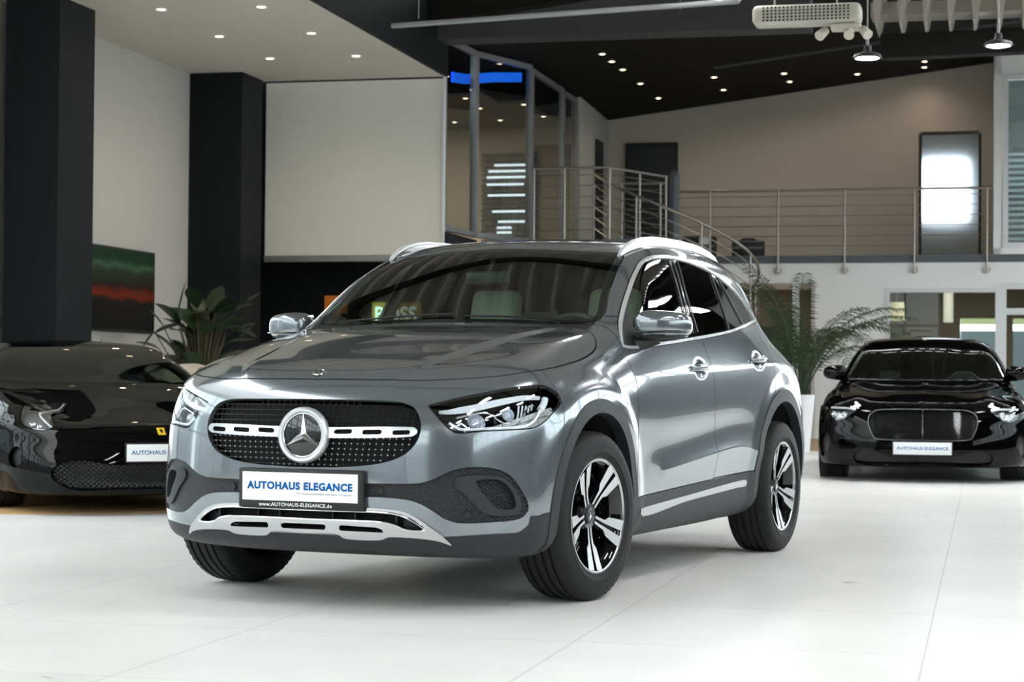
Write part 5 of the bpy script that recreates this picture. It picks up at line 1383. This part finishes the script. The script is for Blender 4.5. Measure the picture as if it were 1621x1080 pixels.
def black_car(label, sp, loc, yaw):
    V, F, G, nc, tid, ns = car_cage(sp['front'], sp['sec'], sp['rear'], sp['centre'], sp['ystat'], nexp=sp['nexp'])
    s = subdivide(V, F, 3)
    d = np.zeros(len(s.V)); sd = sstep((s.V[:, 0] - .6) / .25); R = sp['R']
    for cy in (0.0, sp['wb']):
        r = np.sqrt((s.V[:, 1] - cy) ** 2 + (s.V[:, 2] - R) ** 2); d += .010 * sd * sstep((R + .24 - r) / .10)
    for (cx, hw, amp) in sp.get('ridges', []):
        d += amp * np.exp(-((s.V[:, 0] - cx) / hw) ** 2) * sstep((s.V[:, 2] - sp['zr']) / .1) * (s.V[:, 1] < sp['cowl'])* sstep((sp['cowl'] - s.V[:, 1]) / .2) * sstep((s.V[:, 1] + .8) / .3)
    s.V = s.V + s.N * d[:, None]; s.V[:, 0] = np.maximum(s.V[:, 0], 0); s.renormal()
    fo = lambda c: c[:, 1] < sp['fmax']; so = lambda c: (c[:, 0] > .5) & (c[:, 2] > .7) & (c[:, 1] > .3)
    low = lambda c: (c[:, 0] > .6) & (c[:, 2] < .9)
    for k, (pts, chart) in enumerate(sp['voids']): s.region(poly_fn(pts, chart), 10 + k, [0], extra=fo)
    nv = len(sp['voids'])
    s.region(poly_fn(sp['lamp'], FU), 98, [0], off=.006, extra=fo); s.region(poly_fn(sp['lamp'], FU), 2, [98], extra=fo)
    for cy in (0.0, sp['wb']): s.region(circ_fn(cy, R, R + .045), 9, None, extra=low)
    s.panel(poly_fn(sp['ws'], XY), 3, [0], .006, extra=lambda c: (c[:, 2] > sp['wsz']) & (c[:, 1] < 2.2))
    s.panel(poly_fn(sp['dlo'], YZ), 4, [0], .006, extra=so)
    s.panel(poly_fn(sp['hood'], XY), 5, [0], .005, extra=lambda c: (c[:, 2] > sp['zr']) & (c[:, 1] < sp['cowl'] + .1))
    s.panel(poly_fn(sp['door'], YZ), 6, [0], .005, extra=lambda c: (c[:, 0] > .6) & (c[:, 2] > .25) & (c[:, 2] < 1.0))
    root = empty('sports_car' if sp['kind'] == 'low' else 'coupe_car', loc, yaw, label, 'car')
    P = M_BLACKP
    s.pick([0]).both().obj('body_shell', P, root); s.pick([5]).both().obj('hood', P, root); sides(s.pick([6]), 'door', P, root)
    ws = s.pick([3]).both(); ws.obj('windscreen', M_WSGB, root, rim=.004); sides(s.pick([4]), 'side_window', M_WSGB, root, rim=.004)
    keep = ~np.isin(s.lab, [9, 3, 4, 2] + [10 + k for k in range(nv)]); inn = s.sub(keep).both(); inn.V = inn.V - inn.N * .02; inn.obj('inner_lining', M_VOID, root, rim=0)
    for k in range(nv):
        v = s.pick([10 + k]); v.V = v.V - v.N * .03 * (1 if k else 1)
        if sp['voids'][k][1] is XZ: v.V[v.V[:, 0] < 1e-4, 0] = 0; v.both().obj(sp['void_names'][k], M_HEXB, root, rim=-.03)
        else: sides(v, sp['void_names'][k], M_HEXB, root, rim=-.03)
    hl = s.pick([2])
    for sx in (1, -1):
        Hh = hl if sx > 0 else hl.mirrored()
        he = Hh.offset(-.05).obj('headlamp', M_LAMPH, root, rim=-.05, skip_centre=False); Hh.obj('lamp_lens', M_LENS, he, rim=.003, skip_centre=False)
        mb = MB()
        p, n = hl.at(smooth_poly(sp['drl'], 5, False), FU); p = (p - n * .012) * [sx, 1, 1]
        mb.tube([Vector(q) for q in p], sp.get('drl_r', .008), 8); mb.build('running_light', M_DRL, he)
        for (u, z, r) in sp['bowls']:
            p, n = hl.at([(u, z)], FU); n = Vector(n[0]); n.x *= sx; p = Vector(p[0] * [sx, 1, 1]) - n * .03
            QM = Matrix.Translation(p) @ Vector((0, 0, 1)).rotation_difference(n).to_matrix().to_4x4()
            mb = MB(); mb.lathe([(r, .008), (r * .7, -.004), (r * .5, .004), (0, .008)], 20, QM); mb.build('reflector', M_CHROME, he)
        def tp(p):
            k = 1 - .25 * (p.x + .1) / .2
            return Vector((p.x * sx, p.y * k, p.z * k))
        mx, my, mz, mw = sp['mirror']
        mi = superell((sx * mx, my, mz), (mw, .09, sp.get('mh', .055)), (.7, .7), 28, 16, fn=tp).build('door_mirror', P, root)
        mb = MB(); mb.tube([(sx * (mx - mw * .4), my, mz - .03), (sx * (mx - mw - .05), my + .03, mz - .10)], [.018, .022], 8); mb.build('mirror_arm', P, mi)
    # plate
    full = s; s = full.sub(full.V[full.T].mean(1)[:, 1] < .3)
    px_, pz = 0, sp['plate']; pp, pn = s.at([(0, pz)], XZ); y = pp[0][1] - .03
    mb = MB(); mb.bbox((0, y + .006, pz), (.54, .014, .13), .005); ho = mb.build('plate_holder', M_DARKP, root)
    mb = MB(); mb.bbox((0, y - .003, pz), (.52, .006, .112), .002); mb.build('number_plate', M_WHITE, ho)
    text_obj('plate_lettering', 'AUTOHAUS ELEGANCE', .46, .028, M_BLUE, ho, (0, y - .0065, pz + .002), bold=.015)
    # cabin
    cy = sp['seat']; mb = MB()
    for x in (-.38, .38):
        T = Matrix.Translation((x, cy, .35)) @ Matrix.Rotation(math.radians(-22), 4, 'X'); mb.bbox((0, 0, .30), (.46, .14, .62), .05, M=T); mb.bbox((0, 0, .66), (.22, .10, .16), .04, M=T); mb.bbox((x, cy - .28, .32), (.48, .5, .14), .05)
    mb.build('seats', mat('seat_grey', (.06, .065, .06), .6), root)
    mb = MB(); mb.bbox((0, sp['cowl'] + .28, sp['wsz'] - .20), (1.45, .40, .18), .06); mb.box((0, cy, .2), (1.5, 2.4, .08)); mb.box((0, cy + .6, .5), (1.4, .05, .55)); mb.build('dashboard', M_INTDK, root)
    SW = Matrix.Translation((.38, sp['cowl'] + .52, sp['wsz'] - .09)) @ Matrix.Rotation(math.radians(68), 4, 'X'); mb = MB()
    mb.tube([SW @ Vector((.18 * math.cos(a), .17 * math.sin(a), 0)) for a in np.linspace(0, 2 * math.pi, 33)[:-1]], .014, 8, closed=True); mb.tube([SW @ Vector((-.17, 0, 0)), SW @ Vector((.17, 0, 0))], .02, 8)
    mb.build('steering_wheel', mat('wheel_leather', (.10, .10, .10), .35), root)
    wbx = sp['wb']
    for yy in (0, wbx):
        for sx in (1, -1):
            b = MB(); vs = []; fs = []; A = np.linspace(math.radians(-25), math.radians(205), 25)
            for a in A:
                for x in (.55, sp['w'] - .05): vs.append((sx * x, yy + (R + .055) * math.cos(a), R + (R + .055) * math.sin(a)))
            for i in range(len(A) - 1): fs.append((2 * i, 2 * i + 1, 2 * i + 3, 2 * i + 2))
            vs.append((sx * .55, yy, R)); fs += [(2 * i, 2 * i + 2, len(vs) - 1) for i in range(len(A) - 1)]
            b.add(vs, fs, True); b.build('wheel_liner', M_VOID, root)
    b = MB(); b.box((0, wbx / 2, .20), (1.1, wbx + 1.2, .10)); b.box((0, wbx / 2, .20), (1.8, wbx - 2 * R - .2, .10)); b.build('underbody', M_VOID, root)
    wl = alloy_wheel(root, R, sp['tw'], R - .085, 'slim')
    put_wheels(root, [(sp['tr'], 0, 1), (-sp['tr'], 0, 1), (sp['tr'], wbx, 0), (-sp['tr'], wbx, 0)], wl, lift=R)
    return root, s
M_HEXB = mesh_pattern('black_honeycomb', (.010, .010, .011), 40, rough=.3)

def bentley():
    f = [(-.6, .13), (-.84, .145), (-.875, .18), (-.885, .25), (-.885, .32), (-.88, .40), (-.872, .48), (-.862, .555), (-.845, .62), (-.832, .65), (-.815, .675), (-.795, .695), (-.765, .715), (-.725, .732), (-.66, .75)]
    sec = {
        -.25: low_rows([(.93, .70), (.895, .745), (.865, .765), (.82, .778), (.775, .785), (.725, .79), (.67, .797)], .965, .13),
        .4: low_rows([(.94, .77), (.90, .825), (.865, .85), (.825, .862), (.78, .868), (.73, .873), (.68, .878)], .97, .13),
        .85: low_rows([(.935, .80), (.875, .865), (.845, .885), (.815, .90), (.78, .912), (.74, .92), (.70, .926)], .955, .13),
        1.3: low_rows([(.93, .82), (.862, .925), (.815, 1.02), (.775, 1.095), (.73, 1.165), (.675, 1.215), (.605, 1.240)], .95, .13),
        1.9: low_rows([(.935, .83), (.862, .94), (.80, 1.06), (.75, 1.16), (.695, 1.262), (.63, 1.332), (.54, 1.368)], .95, .13),
        2.6: low_rows([(.95, .85), (.872, .955), (.80, 1.06), (.745, 1.155), (.685, 1.25), (.615, 1.318), (.52, 1.352)], .965, .14),
        3.2: low_rows([(.95, .86), (.885, .955), (.825, 1.02), (.77, 1.08), (.71, 1.135), (.64, 1.18), (.55, 1.21)], .965, .16),
        3.6: low_rows([(.90, .85), (.85, .93), (.80, .96), (.75, .985), (.69, 1.0), (.62, 1.01), (.54, 1.02)], .93, .2)}
    rear = [(3.65, .2), (3.78, .22), (3.82, .28), (3.85, .36), (3.87, .44), (3.88, .54), (3.88, .64), (3.86, .72), (3.84, .80), (3.82, .86), (3.80, .90), (3.78, .93), (3.75, .96), (3.72, .98), (3.68, 1.0)]
    cen = [(-.62, -.66, .75), (-.25, -.45, .792), (0, -.22, .83), (.4, .22, .872), (.85, .74, .925), (1.0, .86, 1.00), (1.3, 1.10, 1.17), (1.6, 1.40, 1.315), (1.9, 1.78, 1.388), (2.6, 2.6, 1.375), (3.2, 3.25, 1.24), (3.6, 3.62, 1.03), (3.8, 3.68, 1.0)]
    sp = dict(front=f, sec=sec, rear=rear, centre=cen, ystat=[-.25, -.1, .1, .25, .4, .6, .75, .85, .95, 1.1, 1.3, 1.5, 1.7, 1.9, 2.2, 2.6, 2.85, 3.05, 3.2, 3.4, 3.6], nexp=([3.2] * 6 + [3.0] * 4 + [2.6] * 5, 3.0),
              wb=2.85, R=.345, w=.975, tw=.265, tr=.84, fmax=-.2, zr=.66, cowl=.80, wsz=.95, kind='coupe', mh=.085, seat=1.75, plate=.315, ridges=[(.60, .10, .022), (0.0, .05, .008)],
              voids=[([(-.2, .665), (0, .665), (.30, .662), (.42, .65), (.475, .61), (.485, .55), (.465, .47), (.43, .41), (.36, .395), (0, .39), (-.2, .39)], XZ),
                     ([(-.2, .245), (0, .245), (.30, .245), (.52, .30), (.62, .25), (.60, .175), (0, .165), (-.2, .165)], XZ),
                     ([(.20, .44), (.36, .43), (.46, .36), (.45, .24), (.34, .22), (.22, .27), (.13, .36)], FU)],
              void_names=['radiator_grille', 'lower_grille', 'side_intake'],
              lamp=[(-.16, .66), (-.04, .69), (.14, .695), (.30, .690), (.27, .66), (.22, .60), (.12, .565), (.0, .565), (-.09, .60)],
              drl=[(-.14, .662), (-.04, .678), (.14, .683), (.27, .683)], drl_r=.009, bowls=[(-.01, .615, .035), (.08, .61, .035), (.17, .625, .03)],
              mirror=(.895, .98, 1.01, .115), ws=[(-.3, .78), (0, .78), (.35, .81), (.62, .87), (.775, .98), (.755, 1.08), (.67, 1.40), (.605, 1.72), (.50, 1.79), (.3, 1.77), (0, 1.755), (-.3, 1.77)],
              dlo=[(1.03, .95, 1), (1.3, 1.075), (1.6, 1.20), (1.95, 1.275), (2.4, 1.285), (2.8, 1.21), (3.1, 1.06), (3.15, 1.02, 1), (2.6, .99), (1.8, .965)],
              hood=[(-.2, -.70), (0, -.70), (.40, -.66), (.56, -.56), (.66, -.30), (.74, .2), (.76, .6), (.68, .74), (.4, .78), (0, .79), (-.2, .79)],
              door=[(.85, .90), (.78, .6), (.80, .32), (.9, .25), (1.95, .25), (2.15, .40), (2.25, .65), (2.27, .92, 1), (1.5, .90)])
    root, s = black_car('wide black coupe parked head on at the right edge near the white wall', sp, loc_b, 0)
    tip = mat('bonnet_chrome', (.8, .8, .8), .1, 1.0)
    p, n = s.at([(0, -.64)], XY); mb = MB(); superell(tuple(Vector(p[0]) + Vector((0, 0, .012))), (.016, .03, .014), mb=mb, nu=12, nv=8)
    for sx in (-1, 1): mb.add([Vector(p[0]) + Vector(v) for v in ((0, -.01, .012), (sx * .045, .01, .022), (sx * .05, .02, .016), (0, .02, .012))], [(0, 1, 2, 3)])
    mb.build('nose_badge', tip, root)
    p, n = s.at([(0, .66)], XZ)
    mb = MB()
    for i in range(19):
        z = .65 - i * .0135; pp, nn = s.at([(x, z) for x in np.linspace(0, .44, 8)], XZ)
        pts = [Vector((-q[0], q[1] + .015, q[2])) for q in pp[::-1]] + [Vector((q[0], q[1] + .015, q[2])) for q in pp[1:]]
        mb.tube(pts, .0028, 5)
    gm = mb.build('grille_mesh', M_GLOSSB, root); gm['kind'] = 'stuff'
    fq = smooth_poly([(0, .668), (.30, .665), (.42, .653), (.478, .61), (.488, .55), (.467, .468), (.43, .406), (.36, .392), (0, .387)], 4, False); pp, nn = s.at(fq, XZ); pr = [Vector(q + m_ * .004) for q, m_ in zip(pp, nn)]
    mb = MB(); mb.tube([Vector((-q.x, q.y, q.z)) for q in pr[::-1]] + pr, .0045, 8); mb.build('grille_surround', M_LAMPH, root)
    mb = MB(); pp, nn = s.at([(0, z) for z in np.linspace(.665, .39, 8)], XZ); mb.tube([Vector(q) for q in pp], .006, 6); mb.build('grille_divider', M_CHROME, root)
    mb = MB(); pts = []
    for i, x in enumerate(np.linspace(-.5, .5, 2)): pass
    q, _ = s.at([(.0, .36)], XZ)
    c = MB(); c.lathe([(.10, -.05), (.19, -.05), (.19, -.10), (.10, -.10)], 10, WM, a0=math.radians(150), a1=math.radians(215))
    for w_ in [o for o in root.children if o.name.startswith('wheel')][:2]:
        cc = c.build('brake_caliper_cover', mat('caliper_yellow', (.75, .45, .02), .4), w_) if not any(ch.name.startswith('brake_caliper_cover') for ch in w_.children) else None
        if cc: cc['label'] = 'yellow brake caliper'
    return root
def ferrari():
    f = [(-.8, .10), (-1.02, .115), (-1.07, .145), (-1.085, .20), (-1.08, .27), (-1.07, .34), (-1.06, .41), (-1.045, .465), (-1.02, .51), (-1.0, .53), (-.98, .545), (-.955, .56), (-.92, .575), (-.87, .59), (-.80, .605)]
    sec = {
        -.3: low_rows([(.93, .63), (.885, .685), (.84, .70), (.79, .695), (.73, .68), (.67, .665), (.60, .655)], .965, .11),
        .1: low_rows([(.94, .66), (.90, .735), (.855, .765), (.80, .765), (.745, .75), (.69, .735), (.62, .73)], .97, .11),
        .5: low_rows([(.93, .68), (.89, .765), (.85, .80), (.805, .82), (.76, .83), (.71, .835), (.65, .84)], .955, .11),
        .85: low_rows([(.92, .70), (.87, .79), (.825, .865), (.79, .92), (.745, .965), (.69, 1.0), (.62, 1.02)], .94, .11),
        1.3: low_rows([(.93, .71), (.87, .81), (.80, .905), (.745, .985), (.685, 1.065), (.62, 1.12), (.53, 1.15)], .945, .11),
        1.8: low_rows([(.955, .74), (.90, .85), (.81, .925), (.745, 1.0), (.68, 1.07), (.60, 1.12), (.50, 1.15)], .965, .12),
        2.4: low_rows([(.965, .77), (.92, .87), (.84, .915), (.76, .96), (.68, .995), (.60, 1.03), (.50, 1.05)], .975, .14),
        3.0: low_rows([(.93, .78), (.89, .85), (.83, .88), (.76, .90), (.69, .91), (.61, .92), (.52, .92)], .95, .18)}
    rear = [(3.2, .2), (3.34, .22), (3.38, .28), (3.40, .36), (3.42, .44), (3.43, .52), (3.43, .60), (3.42, .68), (3.40, .74), (3.38, .78), (3.36, .81), (3.33, .83), (3.30, .85), (3.26, .865), (3.2, .88)]
    cen = [(-.75, -.80, .605), (-.3, -.52, .66), (.1, -.12, .73), (.35, .2, .79), (.5, .38, .835), (.65, .50, .89), (.85, .70, .985), (1.1, .95, 1.09), (1.3, 1.18, 1.155), (1.8, 1.7, 1.185), (2.4, 2.4, 1.08), (3.0, 3.0, .93), (3.3, 3.2, .88)]
    sp = dict(front=f, sec=sec, rear=rear, centre=cen, ystat=[-.3, -.15, 0, .1, .25, .38, .5, .6, .72, .85, 1.0, 1.15, 1.3, 1.5, 1.8, 2.1, 2.4, 2.7, 3.0], nexp=([3.0] * 6 + [2.6] * 4 + [2.3] * 5, 3.0),
              wb=2.65, R=.34, w=.975, tw=.265, tr=.83, fmax=-.1, zr=.58, cowl=.38, wsz=.80, kind='low', seat=1.25, plate=.40, ridges=[(.66, .14, .035)],
              voids=[([(-.2, .335), (0, .335), (.35, .33), (.55, .36), (.68, .33), (.72, .25), (.62, .17), (.3, .16), (0, .16), (-.2, .16)], XZ), ([(.12, .42), (.22, .43), (.28, .36), (.22, .30), (.10, .33)], FU)], void_names=['lower_grille', 'side_duct'],
              lamp=[(-.15, .565), (-.02, .62), (.12, .665), (.34, .73), (.50, .765), (.42, .72), (.30, .66), (.20, .595), (.05, .555), (-.08, .545)],
              drl=[(-.12, .575), (.0, .61), (.12, .648), (.32, .715)], drl_r=.006, bowls=[(.02, .585, .024), (.10, .60, .024)],
              mirror=(.93, .78, .93, .10), ws=[(-.3, .42), (0, .42), (.35, .455), (.62, .54), (.775, .64), (.765, .74), (.70, .95), (.635, 1.14), (.52, 1.19), (.25, 1.15), (0, 1.14), (-.3, 1.15)],
              dlo=[(.98, .84, 1), (1.15, .93), (1.35, .99), (1.6, 1.01), (1.85, .99), (2.05, .94), (2.0, .885, 1), (1.5, .86), (1.1, .835)],
              hood=[(-.2, -.86), (0, -.86), (.30, -.80), (.46, -.62), (.56, -.3), (.64, .1), (.66, .32), (.5, .37), (.2, .375), (0, .38), (-.2, .38)],
              door=[(.55, .76), (.50, .5), (.52, .25), (.6, .20), (1.6, .20), (1.8, .40), (1.85, .6), (1.80, .82, 1), (1.2, .80)])
    root, s = black_car('low black sports car with yellow nose badge on the wooden platform at left', sp, loc_f, yaw_f)
    p, n = s.at([(0, .535)], XZ); T = Matrix.Translation(p[0] + n[0] * .004) @ Vector((0, 0, 1)).rotation_difference(Vector(n[0])).to_matrix().to_4x4()
    mb = MB(); mb.bbox((0, 0, 0), (.052, .072, .005), .002, M=T @ Matrix.Rotation(0, 4, 'Z')); b = mb.build('nose_badge', mat('badge_yellow', (.85, .55, .03), .3), root)
    mb = MB(); superell((0, 0, .004), (.010, .020, .003), mb=mb, M=T, nu=12, nv=6); mb.build('badge_mark', M_DARKP, b)
    return root
# front-axle centre of each car on the floor
loc_b = tuple(rp(-.58, 19.40)); yaw_b = 0
loc_f = (-2.775, 14.12, .014); yaw_f = math.radians(27)
BC = bentley(); BC.rotation_euler = (0, 0, -PHI + math.radians(1.0))
FC = ferrari()
# ================================================================ plants and chair
def leaf_mat(name, c, r=.45): return mat(name, c, r, noise=(6, .25))
M_PALM = leaf_mat('palm_green', (.022, .045, .014)); M_LEAF = leaf_mat('broad_leaf_green', (.020, .045, .018), .35); M_LEAF2 = leaf_mat('bright_leaf_green', (.06, .12, .02), .4)
M_STEM = mat('stem_brown', (.08, .065, .035), .8)

def frond(rnd, L, az, el, bend, n=16, lf=.26, parent=None, base=(0, 0, 0)):
    pts = []; p = Vector(base); e = el
    for i in range(n + 1):
        pts.append(p.copy()); st = L / n
        p = p + Vector((math.cos(e) * math.cos(az), math.cos(e) * math.sin(az), math.sin(e))) * st
        e -= bend / n * (1 + 1.2 * i / n)
    mb = MB(); mb.tube(pts, [.010 * (1 - .8 * i / n) + .001 for i in range(n + 1)], 5)
    side = Vector((-math.sin(az), math.cos(az), 0)); m = 34
    for j in range(m):
        t = .22 + .78 * j / m; f = t * n; i = min(int(f), n - 1); q = pts[i].lerp(pts[i + 1], f - i); d = (pts[i + 1] - pts[i]).normalized()
        ll = lf * (math.sin(math.pi * min(1, (t - .12) / .95)) ** .6 + .1) * rnd.uniform(.85, 1.1)
        for sg in (1, -1):
            o = (side * sg * .8 + d * .65 + Vector((0, 0, rnd.uniform(-.15, .15)))).normalized()
            w_ = d * .011; k1 = q + o * ll * .45 + Vector((0, 0, .012)); k2 = q + o * ll - Vector((0, 0, ll * .28))
            mb.add([q - w_ * .5, q + w_ * .5, k1 + w_, k1 - w_, k2], [(0, 1, 2, 3), (3, 2, 4)])
    return mb.build('frond', M_PALM, parent)

def palm(loc):
    rnd = random.Random(11)
    o = empty('potted_palm', loc, 0, 'tall green areca palm in a white tapered pot beside the white wall', 'plant')
    mb = MB(); mb.lathe([(0, 0), (.125, 0), (.19, .74), (.175, .745), (.165, .68), (0, .66)], 32); mb.build('pot', M_FRAMEW, o)
    mb = MB(); mb.lathe([(0, .69), (.168, .69)], 24); mb.build('soil', mat('soil', (.03, .02, .015), .95), o)
    az = 0
    for i in range(24):
        az = i * 2.4; up = i / 24
        b = (.06 * math.cos(az), .06 * math.sin(az), .68)
        frond(rnd, rnd.uniform(1.75, 2.3) * (1 - .1 * up), az + rnd.uniform(-.2, .2), math.radians(rnd.uniform(72, 86) + (4 if up > .6 else -4)), math.radians(rnd.uniform(35, 95)), parent=o, base=b)
    return o
palm(Y_at(-2.36, 26.12))

def big_leaf(mb, base, tip, width, droop=.12, n=8):
    width *= 1.15
    base, tip = Vector(base), Vector(tip); d = tip - base; L = d.length; s = d.cross(Vector((0, 0, 1))).normalized(); vs = []
    for i in range(n + 1):
        t = i / n; c = base + d * t + Vector((0, 0, -droop * t * t * L)); w_ = width * math.sin(math.pi * min(max(t, .02), .985)) ** .7 * (1.05 - .35 * t) / 2
        vs += [c - s * w_ + Vector((0, 0, w_ * .35)), c, c + s * w_ + Vector((0, 0, w_ * .35))]
    fs = []
    for i in range(n):
        for k in (0, 1): fs.append((i * 3 + k, i * 3 + k + 1, i * 3 + 4 + k, i * 3 + 3 + k))
    mb.add(vs, fs, True)

def broad_plant(loc, label, leaves, m, h0=.35, pot=True, group=None):
    o = empty('potted_plant', loc, 0, label, 'plant', group)
    if pot:
        mb = MB(); mb.lathe([(0, 0), (.16, 0), (.21, h0), (.19, h0), (.17, h0 - .05), (0, h0 - .05)], 28); mb.build('pot', M_DARKP, o)
    for bx, tx, w_ in leaves:
        st = MB(); st.tube([(bx[0] * .1, bx[1] * .1, h0 - .05), (bx[0] * .5, bx[1] * .5, (h0 + bx[2]) * .55), bx], [.012, .010, .006], 6)
        st.build('stalk', M_STEM, o)
        mb = MB(); big_leaf(mb, bx, tx, w_); mb.build('leaf', m, o)
    return o
rnd = random.Random(5); lv = []
for i in range(40):
    a = rnd.uniform(0, 2 * math.pi); h = rnd.uniform(.85, 1.75); r = rnd.uniform(.08, .38); L = rnd.uniform(.32, .52)
    b = Vector((r * math.cos(a), r * math.sin(a) * .7, h)); e = rnd.uniform(-.2, 1.0)
    lv.append((b, b + Vector((math.cos(a) * math.cos(e), math.sin(a) * math.cos(e) * .7, math.sin(e))) * L, rnd.uniform(.20, .32)))
lv += [(Vector((-.30, 0, 1.62)), Vector((-.20, 0, 2.12)), .13), (Vector((.35, 0, 1.65)), Vector((.72, 0, 2.0)), .20), (Vector((.3, -.1, 1.4)), Vector((.66, -.1, 1.62)), .18), (Vector((-.55, -.1, 1.45)), Vector((-.72, -.1, 1.24)), .15), (Vector((-.5, -.1, 1.25)), Vector((-.78, -.1, 1.36)), .17), (Vector((.25, -.1, 1.15)), Vector((.55, -.1, 1.25)), .16), (Vector((-.45, 0, 1.5)), Vector((-.66, 0, 1.78)), .12)]
broad_plant(Y_at(-9.25, 22.6), 'large dark broad-leaved plant in front of the second dark column', lv, M_LEAF)
rnd = random.Random(8); lv = []
for i in range(14):
    a = rnd.uniform(0, 2 * math.pi); b = Vector((.12 * math.cos(a), .1 * math.sin(a), rnd.uniform(1.05, 1.18)))
    lv.append((b, b + Vector((math.cos(a) * .24, math.sin(a) * .2, rnd.uniform(-.02, .07))), rnd.uniform(.10, .15)))
lv.append((Vector((-.28, 0, 1.15)), Vector((-.22, 0, 1.36)), .12))
broad_plant(Y_at(-9.45, 20.75), 'green leaves of a plant showing above the roof of the low black car', lv, M_LEAF2)

ch = empty('lounge_chair', Y_at(-8.30, 19.60), math.radians(150), 'cream upholstered chair between the low black car and the grey car', 'chair')
mb = MB(); pts = []
vs = []; fs = []
for j in range(9):
    z = .42 + j * .078; wd = .30 + .03 * math.sin(j / 8 * math.pi); 
    for k in range(13):
        t = -1 + 2 * k / 12; a = t * 1.15
        vs.append((wd * math.sin(a), -.24 * math.cos(a) + .1 - .02 * j, z - (.07 * abs(t) ** 3 if j == 8 else 0) - .0))
for j in range(8):
    for k in range(12): fs.append((j * 13 + k, j * 13 + k + 1, j * 13 + 14 + k, j * 13 + 13 + k))
mb.add(vs, fs, True); b_ = mb.build('backrest', mat('chair_cream', (.62, .52, .43), .8), ch)
sm_ = b_.modifiers.new('thickness', 'SOLIDIFY'); sm_.thickness = .05
mb = MB(); mb.bbox((0, .08, .43), (.54, .50, .10), .04, seg=4); mb.build('seat', mat('chair_cream', (.62, .52, .43), .8), ch)
for x, y in ((-.2, -.12), (.2, -.12), (-.2, .28), (.2, .28)):
    mb = MB(); mb.cyl((x, y, .40), (x * 1.15, y * 1.1, 0), .014, 8, .010); mb.build('leg', M_DARKP, ch)
